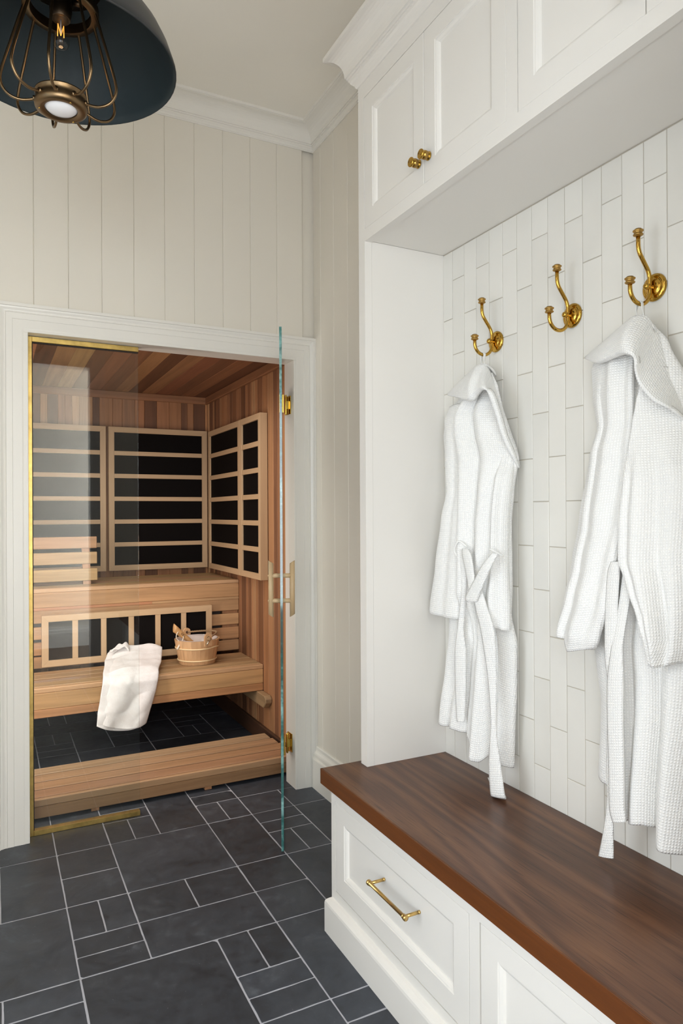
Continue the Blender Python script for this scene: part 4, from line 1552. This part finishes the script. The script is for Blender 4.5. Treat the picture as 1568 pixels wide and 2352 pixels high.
B1 = [(1.775, 1.76, 1.66, 1.355, 1.355), (1.729, 1.821, 1.64, 1.362, 1.362), (1.666, 1.905, 1.630, 1.37, 1.37), (1.609, 1.920, 1.605, 1.37, 1.37), (1.51, 1.908, 1.562, 1.37, 1.372), (1.414, 1.890, 1.574, 1.37, 1.365), (1.319, 1.876, 1.586, 1.37, 1.365), (1.142, 1.874, 1.583, 1.37, 1.365), (1.046, 1.876, 1.588, 1.37, 1.365), (0.965, 1.881, 1.564, 1.37, 1.365), (0.841, 1.898, 1.566, 1.37, 1.365), (0.701, 1.921, 1.575, 1.37, 1.365), (0.60, 1.93, 1.58, 1.37, 1.365)]
hem1 = [(0.0, 0.668), (0.18, 0.652), (0.38, 0.665), (0.58, 0.655), (0.66, 0.606), (0.76, 0.600), (0.82, 0.625), (0.92, 0.612), (1.0, 0.600)]
cloth_tube('body', B1, [(1.78, 0.004), (1.72, 0.022), (1.64, 0.045), (1.5, 0.05), (1.2, 0.055), (0.9, 0.055), (0.6, 0.06)], 0.015,
           [(0.50, 0.48, 0.095, 0.022, 0.036, 1.69, 1.10), (0.80, 0.77, 0.095, 0.020, 0.036, 1.69, 1.10), (0.655, 0.63, 0.024, -0.020, -0.030, 1.70, 1.0),
            (0.31, 0.32, 0.05, -0.012, -0.014, 1.70, 1.1), (0.955, 0.95, 0.04, -0.006, -0.010, 1.62, 1.1),
            (0.15, 0.12, 0.06, 0.0, 0.020, 1.1, 0.62), (0.27, 0.24, 0.035, 0.0, -0.022, 1.1, 0.62), (0.40, 0.36, 0.06, 0.0, 0.018, 1.1, 0.62), (0.53, 0.50, 0.035, -0.01, -0.024, 1.05, 0.62),
            (0.70, 0.71, 0.06, 0.012, 0.032, 0.98, 0.60), (0.82, 0.84, 0.03, -0.012, -0.024, 1.05, 0.62), (0.93, 0.93, 0.045, 0.0, 0.016, 1.05, 0.60)],
           rb, hem1, 110, 24, 130, 1.0, 0.0025)
cloth_tube('sleeve', S1L, [(1.70, 0.012), (1.4, 0.022), (1.02, 0.026)], 0.018, [(0.3, 0.28, 0.16, 0.004, 0.008, 1.6, 1.02), (0.62, 0.60, 0.10, -0.004, -0.007, 1.6, 1.02)], rb, None, 40, 18, 80, 2.0, 0.002)
cloth_tube('sleeve', S1R, [(1.54, 0.006), (1.4, 0.02), (1.02, 0.022)], 0.018, [(0.4, 0.42, 0.14, 0.004, 0.007, 1.55, 1.02), (0.7, 0.7, 0.1, -0.004, -0.006, 1.5, 1.02)], rb, [(0.0, 1.028), (1.0, 1.010)], 36, 16, 80, 3.0, 0.002)
H1T = [(1.345, 1.872, 1.742), (1.338, 1.786, 1.774), (1.33, 1.713, 1.795), (1.327, 1.682, 1.801), (1.335, 1.665, 1.797), (1.346, 1.656, 1.770), (1.368, 1.634, 1.675), (1.386, 1.612, 1.587), (1.39, 1.59, 1.533), (1.388, 1.575, 1.484)]
H1B = [(1.335, 1.858, 1.735), (1.31, 1.767, 1.711), (1.29, 1.68, 1.687), (1.288, 1.652, 1.701), (1.28, 1.615, 1.71), (1.285, 1.583, 1.696), (1.3, 1.571, 1.641), (1.32, 1.563, 1.569), (1.345, 1.557, 1.516), (1.378, 1.567, 1.479)]
hood('hood', H1T, H1B, rb, 1.388, belly=0.012, seed=3.3, folds=((0.27, 0.08, 0.009), (0.40, 0.06, -0.008)))


def vec2(L):
    return [(Vector(a), Vector(b)) for a, b in L]


K1A = [((1.285, 1.733, 1.236), (1.285, 1.694, 1.238)), ((1.285, 1.731, 1.199), (1.285, 1.698, 1.201)), ((1.285, 1.719, 1.12), (1.295, 1.709, 1.119)), ((1.285, 1.74, 0.997), (1.295, 1.725, 0.997)), ((1.285, 1.756, 0.913), (1.295, 1.714, 0.92)), ((1.285, 1.753, 0.778), (1.295, 1.717, 0.786)), ((1.285, 1.746, 0.702), (1.295, 1.724, 0.706))]
K1B = [((1.275, 1.700, 1.241), (1.275, 1.672, 1.239)), ((1.270, 1.695, 1.222), (1.270, 1.653, 1.223)), ((1.268, 1.677, 1.176), (1.268, 1.639, 1.179)), ((1.268, 1.665, 1.125), (1.268, 1.631, 1.128)), ((1.272, 1.678, 1.085), (1.272, 1.628, 1.09))]
K1C = [((1.275, 1.562, 1.234), (1.285, 1.548, 1.233)), ((1.263, 1.594, 1.195), (1.270, 1.56, 1.197)), ((1.258, 1.631, 1.142), (1.264, 1.587, 1.145)), ((1.257, 1.664, 1.097), (1.262, 1.611, 1.102)), ((1.260, 1.656, 1.086), (1.266, 1.619, 1.09))]
K1D = [((1.268, 1.645, 1.128), (1.274, 1.612, 1.132)), ((1.269, 1.632, 1.07), (1.277, 1.588, 1.074)), ((1.274, 1.613, 1.0), (1.284, 1.566, 1.005)), ((1.282, 1.594, 0.879), (1.292, 1.567, 0.883)), ((1.285, 1.583, 0.755), (1.295, 1.573, 0.756)), ((1.285, 1.588, 0.691), (1.295, 1.569, 0.695)), ((1.285, 1.594, 0.614), (1.295, 1.554, 0.625)), ((1.285, 1.589, 0.548), (1.295, 1.541, 0.560)), ((1.292, 1.592, 0.528), (1.302, 1.543, 0.536)), ((1.315, 1.612, 0.526), (1.325, 1.572, 0.530)), ((1.318, 1.640, 0.560), (1.322, 1.612, 0.556))]
L = []
for K in (K1A, K1B, K1C, K1D):
    ribbon(L, vec2(K))
ribbons('belt', L, rb, M_WAFFLE, 0.004, 6, 0.003)
tube('belt_loop', smoothpath([(1.290, 1.735, 1.205), (1.276, 1.745, 1.232), (1.276, 1.722, 1.262), (1.290, 1.700, 1.245)], 6), 0.0026, M_TAPE, rb, 8)
tube('belt_loop', smoothpath([(1.290, 1.575, 1.225), (1.270, 1.568, 1.244), (1.272, 1.550, 1.240), (1.300, 1.545, 1.225)], 6), 0.0026, M_TAPE, rb, 8)


def hang_loop(parent, y, z):
    xr = XT - 0.0525
    L = []
    zr = z - 0.0125 - 0.033          # underside of the hook's bend
    yy = y
    P = [((xr + 0.006, yy + 0.018, zr - 0.045), (xr + 0.006, yy + 0.007, zr - 0.047)), ((xr + 0.004, yy + 0.012, zr - 0.012), (xr - 0.004, yy + 0.008, zr - 0.014)), ((xr + 0.004, yy + 0.0062, zr + 0.001), (xr - 0.005, yy + 0.0062, zr + 0.001)),
         ((xr + 0.004, yy, zr + 0.0068), (xr - 0.005, yy, zr + 0.0068)), ((xr + 0.004, yy - 0.0062, zr + 0.001), (xr - 0.005, yy - 0.0062, zr + 0.001)), ((xr - 0.002, yy - 0.010, zr - 0.012), (xr - 0.010, yy - 0.013, zr - 0.014)), ((xr - 0.012, yy - 0.014, zr - 0.045), (xr - 0.012, yy - 0.025, zr - 0.047))]
    ribbon(L, vec2(P), 5)
    ribbons('hanging_loop', L, parent, M_TAPE, 0.0012, 3, 0.0)


hang_loop(rb, HY[0], HZ)

# larger robe on the third hook
rc = thing('bathrobe', 'larger white waffle bathrobe on the hook farthest from the white end panel', 'bathrobe', (1.335, 1.116, 1.834), 'white bathrobes on the hooks')
S2L = [(1.735, 1.262, 1.13, 1.365, 1.33), (1.713, 1.271, 1.115, 1.36, 1.325), (1.639, 1.266, 1.109, 1.36, 1.315), (1.559, 1.250, 1.106, 1.36, 1.31), (1.492, 1.271, 1.108, 1.355, 1.305), (1.325, 1.299, 1.116, 1.345, 1.295), (1.218, 1.318, 1.133, 1.34, 1.285), (1.131, 1.338, 1.148, 1.335, 1.28), (1.047, 1.358, 1.181, 1.33, 1.28), (1.005, 1.350, 1.210, 1.325, 1.29)]
S2R = [(1.675, 1.070, 1.040, 1.300, 1.376), (1.63, 1.075, 1.020, 1.296, 1.370), (1.59, 1.082, 1.000, 1.291, 1.364), (1.55, 1.088, 0.980, 1.287, 1.358), (1.49, 1.094, 0.955, 1.281, 1.348), (1.421, 1.098, 0.932, 1.27, 1.335), (1.327, 1.104, 0.926, 1.262, 1.33), (1.242, 1.103, 0.928, 1.258, 1.325), (1.187, 1.078, 0.933, 1.256, 1.32), (1.114, 1.048, 0.946, 1.256, 1.315), (1.058, 1.032, 0.958, 1.258, 1.31), (1.022, 1.026, 0.975, 1.262, 1.305)]
B2 = [(1.785, 1.150, 1.095, 1.355, 1.365), (1.735, 1.205, 1.06, 1.36, 1.372), (1.632, 1.235, 1.012, 1.37, 1.378), (1.526, 1.225, 0.965, 1.37, 1.375), (1.42, 1.225, 0.935, 1.37, 1.365), (1.225, 1.226, 0.930, 1.37, 1.36), (1.031, 1.275, 0.93, 1.37, 1.36), (0.961, 1.264, 0.933, 1.37, 1.36), (0.882, 1.250, 0.94, 1.37, 1.36), (0.80, 1.252, 0.945, 1.37, 1.36), (0.722, 1.258, 0.95, 1.37, 1.36), (0.60, 1.262, 0.955, 1.37, 1.36)]
hem2 = [(0.0, 0.690), (0.14, 0.684), (0.24, 0.640), (0.32, 0.628), (0.50, 0.640), (0.60, 0.648), (0.66, 0.640), (0.72, 0.615), (0.84, 0.612), (0.92, 0.606), (1.0, 0.60)]
cloth_tube('body', B2, [(1.79, 0.004), (1.72, 0.024), (1.6, 0.05), (1.2, 0.055), (0.9, 0.055), (0.6, 0.058)], 0.015,
           [(0.20, 0.18, 0.05, -0.01, -0.016, 1.05, 0.66), (0.36, 0.34, 0.08, 0.016, 0.024, 1.25, 0.62), (0.56, 0.54, 0.07, 0.010, 0.020, 1.2, 0.62), (0.655, 0.66, 0.03, -0.016, -0.034, 1.12, 0.60), (0.78, 0.78, 0.07, 0.016, 0.030, 1.1, 0.60),
            (0.90, 0.90, 0.03, -0.010, -0.028, 1.1, 0.60), (0.46, 0.45, 0.025, -0.006, -0.012, 1.1, 0.62)], rc, hem2, 110, 24, 130, 6.0, 0.0025)
cloth_tube('sleeve', S2L, [(1.74, 0.012), (1.6, 0.024), (1.3, 0.030), (1.0, 0.030)], 0.02,
           [(0.25, 0.22, 0.06, 0.003, 0.009, 1.6, 1.02), (0.36, 0.34, 0.035, -0.004, -0.010, 1.6, 1.02), (0.62, 0.60, 0.12, 0.012, 0.010, 1.7, 1.05), (0.85, 0.80, 0.08, -0.008, -0.006, 1.7, 1.1)],
           rc, [(0.0, 1.036), (0.35, 1.030), (0.55, 1.004), (1.0, 1.022)], 60, 20, 100, 7.0, 0.004)
cloth_tube('sleeve', S2R, [(1.675, 0.000), (1.60, 0.004), (1.53, 0.013), (1.45, 0.022), (1.2, 0.026), (1.02, 0.020)], 0.022,
           [(0.25, 0.35, 0.11, 0.006, 0.016, 1.46, 1.05), (0.45, 0.55, 0.07, -0.005, -0.015, 1.45, 1.08), (0.66, 0.75, 0.11, 0.006, 0.012, 1.46, 1.05), (0.12, 0.15, 0.06, -0.006, -0.008, 1.42, 1.12)],
           rc, [(0.0, 1.020), (0.3, 1.017), (1.0, 1.032)], 60, 20, 100, 8.0, 0.003)
H2T = [(1.345, 1.28, 1.743), (1.335, 1.196, 1.772), (1.328, 1.136, 1.796), (1.327, 1.115, 1.801), (1.34, 1.093, 1.797), (1.355, 1.078, 1.755), (1.37, 1.064, 1.718), (1.38, 1.047, 1.672), (1.388, 1.017, 1.592), (1.386, 0.998, 1.532)]
H2B = [(1.335, 1.27, 1.737), (1.305, 1.203, 1.709), (1.285, 1.142, 1.707), (1.275, 1.1, 1.706), (1.272, 1.07, 1.693), (1.272, 1.065, 1.665), (1.275, 1.056, 1.628), (1.285, 1.029, 1.59), (1.31, 1.0, 1.566), (1.37, 0.989, 1.518)]
hood('hood', H2T, H2B, rc, 1.388, belly=0.014, seed=9.1, folds=((0.38, 0.08, 0.010), (0.50, 0.06, -0.010)))
K2A = [((1.275, 1.138, 1.235), (1.275, 1.113, 1.237)), ((1.272, 1.146, 1.205), (1.272, 1.113, 1.207)), ((1.272, 1.153, 1.123), (1.272, 1.119, 1.127)), ((1.272, 1.155, 1.021), (1.272, 1.122, 1.027)), ((1.275, 1.15, 0.962), (1.275, 1.13, 0.966))]
K2B = [((1.275, 1.149, 0.981), (1.275, 1.131, 0.984)), ((1.278, 1.154, 0.868), (1.278, 1.134, 0.873)), ((1.280, 1.158, 0.766), (1.280, 1.14, 0.771)), ((1.285, 1.161, 0.683), (1.285, 1.146, 0.689)), ((1.285, 1.172, 0.607), (1.285, 1.146, 0.618)), ((1.285, 1.189, 0.532), (1.285, 1.146, 0.545))]
K2C = [((1.290, 1.112, 1.26), (1.290, 1.085, 1.262)), ((1.280, 1.120, 1.15), (1.280, 1.092, 1.152)), ((1.270, 1.132, 1.046), (1.270, 1.102, 1.051)), ((1.266, 1.142, 0.964), (1.266, 1.098, 0.973)), ((1.266, 1.143, 0.873), (1.266, 1.099, 0.885)), ((1.268, 1.142, 0.773), (1.268, 1.099, 0.786)), ((1.270, 1.142, 0.672), (1.270, 1.1, 0.688)), ((1.272, 1.134, 0.637), (1.272, 1.099, 0.651))]
L = []
for K in (K2A, K2B):
    ribbon(L, vec2(K))
ribbons('belt', L, rc, M_WAFFLE, 0.004, 6, 0.003)
L = []
ribbon(L, vec2(K2C))
ribbons('front_band', L, rc, M_WAFFLE, 0.005, 6, 0.003)
hang_loop(rc, HY[2], HZ)

# ------------------------------------------------------------------ pendant lamp
LX, LY, LZ = 0.155, 1.803, 2.45
pd = thing('pendant_lamp', 'dark dome pendant lamp with an antique brass wire cage', 'lamp', (LX, LY, ZC))
sp = [(0.272, 0.0), (0.2735, 0.001), (0.2735, 0.006)]
outer = [(0.268, 0.022), (0.258, 0.050), (0.240, 0.085), (0.214, 0.120), (0.180, 0.152), (0.142, 0.178), (0.105, 0.196), (0.085, 0.205)]
pro = [(r_ - 0.0035, h - 0.002) for r_, h in reversed(outer)] + [(0.2695, 0.001)] + sp + outer
bm_o = lathe('shade', [(r_, h) for r_, h in pro], (LX, LY, LZ), (0, 0, 1), [M_SHADE_IN, M_SHADE_OUT], pd, 64)
bl_ = basis(pd)
for p in bm_o.data.polygons:
    c = p.center
    rr = math.hypot(c.x + bl_.x - LX, c.y + bl_.y - LY)
    nrm = Vector((c.x + bl_.x - LX, c.y + bl_.y - LY, 0)).normalized()
    p.material_index = 1 if (p.normal.dot(nrm) > 0.02 or p.normal.z > 0.05) else 0
bm_o['label'] = 'blue-black dome shade'
lathe('collar', [(0.070, 0.120), (0.085, 0.120), (0.088, 0.124), (0.088, 0.140), (0.085, 0.144), (0.070, 0.144), (0.070, 0.120)], (LX, LY, LZ), (0, 0, 1), M_BRASS_A, pd, 48)
lathe('neck', [(0.0, 0.19), (0.095, 0.194), (0.1, 0.205), (0.07, 0.225), (0.03, 0.245), (0.022, 0.27), (0.0, 0.27)], (LX, LY, LZ), (0, 0, 1), M_BRONZE, pd, 32)
tube('stem', [(LX, LY, LZ + 0.26), (LX, LY, ZC - 0.02)], 0.008, M_BRONZE, pd, 14)
lathe('canopy', [(0.0, 0.0), (0.065, 0.0), (0.065, -0.012), (0.055, -0.022), (0.02, -0.028), (0.0, -0.028)], (LX, LY, ZC), (0, 0, 1), M_BRONZE, pd, 32)
lathe('socket', [(0.0, 0.19), (0.026, 0.19), (0.026, 0.125), (0.024, 0.118), (0.022, 0.105), (0.0205, 0.104), (0.0195, 0.125), (0.0, 0.125)], (LX, LY, LZ), (0, 0, 1), M_BRONZE, pd, 28)
tube('switch', [(LX + 0.024, LY, LZ + 0.155), (LX + 0.052, LY - 0.012, LZ + 0.150)], [0.007, 0.0085], M_BRONZE, pd, 14)
bb_ = lathe('bulb', [(0.0, 0.0335), (0.009, 0.034), (0.0165, 0.039), (0.0195, 0.047), (0.020, 0.060), (0.020, 0.088), (0.0180, 0.103), (0.014, 0.112)], (LX, LY, LZ), (0, 0, 1), M_BULB, pd, 28)
bm = bmesh.new()
zz = [(-0.009, 0.062), (-0.008, 0.092), (0.000, 0.066), (0.008, 0.093), (0.0085, 0.064)]
for (a, b), (c, d) in zip(zz, zz[1:]):
    bm_tube(bm, [(LX + a * 0.85, LY + 0.004 * math.sin(a * 300), LZ + b), (LX + c * 0.85, LY + 0.004 * math.sin(c * 300), LZ + d)], 0.0011, 6)
from_bm('filament', bm, M_FIL, bb_, True)
tube('filament_post', [(LX, LY, LZ + 0.07), (LX, LY, LZ + 0.105)], 0.002, M_LINER, bb_, 8)
ZR = -0.112
lathe('cage_ring', [(0.0375, ZR - 0.003), (0.042, ZR - 0.006), (0.054, ZR - 0.006), (0.0595, ZR - 0.002), (0.061, ZR + 0.006), (0.0585, ZR + 0.016), (0.0575, ZR + 0.028), (0.060, ZR + 0.030), (0.060, ZR + 0.033), (0.050, ZR + 0.034), (0.0375, ZR + 0.030), (0.0375, ZR - 0.003)], (LX, LY, LZ), (0, 0, 1), M_BRASS_A, pd, 56)
lathe('diffuser', [(0.0, ZR - 0.010), (0.018, ZR - 0.0085), (0.032, ZR - 0.0045), (0.0378, ZR + 0.001), (0.0378, ZR + 0.012), (0.0, ZR + 0.012)], (LX, LY, LZ), (0, 0, 1), M_DIFF, pd, 40)
for k in range(3):
    a = R(50 + 120 * k)
    tube('screw', [(LX + math.cos(a) * 0.049, LY + math.sin(a) * 0.049, LZ + ZR - 0.007), (LX + math.cos(a) * 0.049, LY + math.sin(a) * 0.049, LZ + ZR - 0.004)], 0.0024, M_BRASS, pd, 8)
NW = 9
for k in range(NW):
    a = 2 * math.pi * (k + 0.35) / NW
    prof = [(0.080, 0.128), (0.094, 0.085), (0.116, 0.010), (0.131, -0.045), (0.133, -0.075), (0.118, -0.099), (0.090, -0.108), (0.058, ZR + 0.012)]
    P = smoothpath([(LX + math.cos(a) * r_, LY + math.sin(a) * r_, LZ + h) for r_, h in prof], 6)
    w = tube('cage_wire', P, 0.0034, M_BRASS_A, pd, 8)
    tube('ferrule', [(LX + math.cos(a) * r_, LY + math.sin(a) * r_, LZ + ZR + 0.013) for r_ in (0.058, 0.063)], 0.0062, M_BRASS_A, w, 10)
bl = bpy.data.lights.new('bulb_light', 'POINT')
bl.energy = 0.08
bl.color = (1.0, 0.62, 0.3)
bl.shadow_soft_size = 0.012
bo = bpy.data.objects.new('bulb_light', bl)
COL.objects.link(bo)
bo.location = (LX, LY, LZ + 0.02)
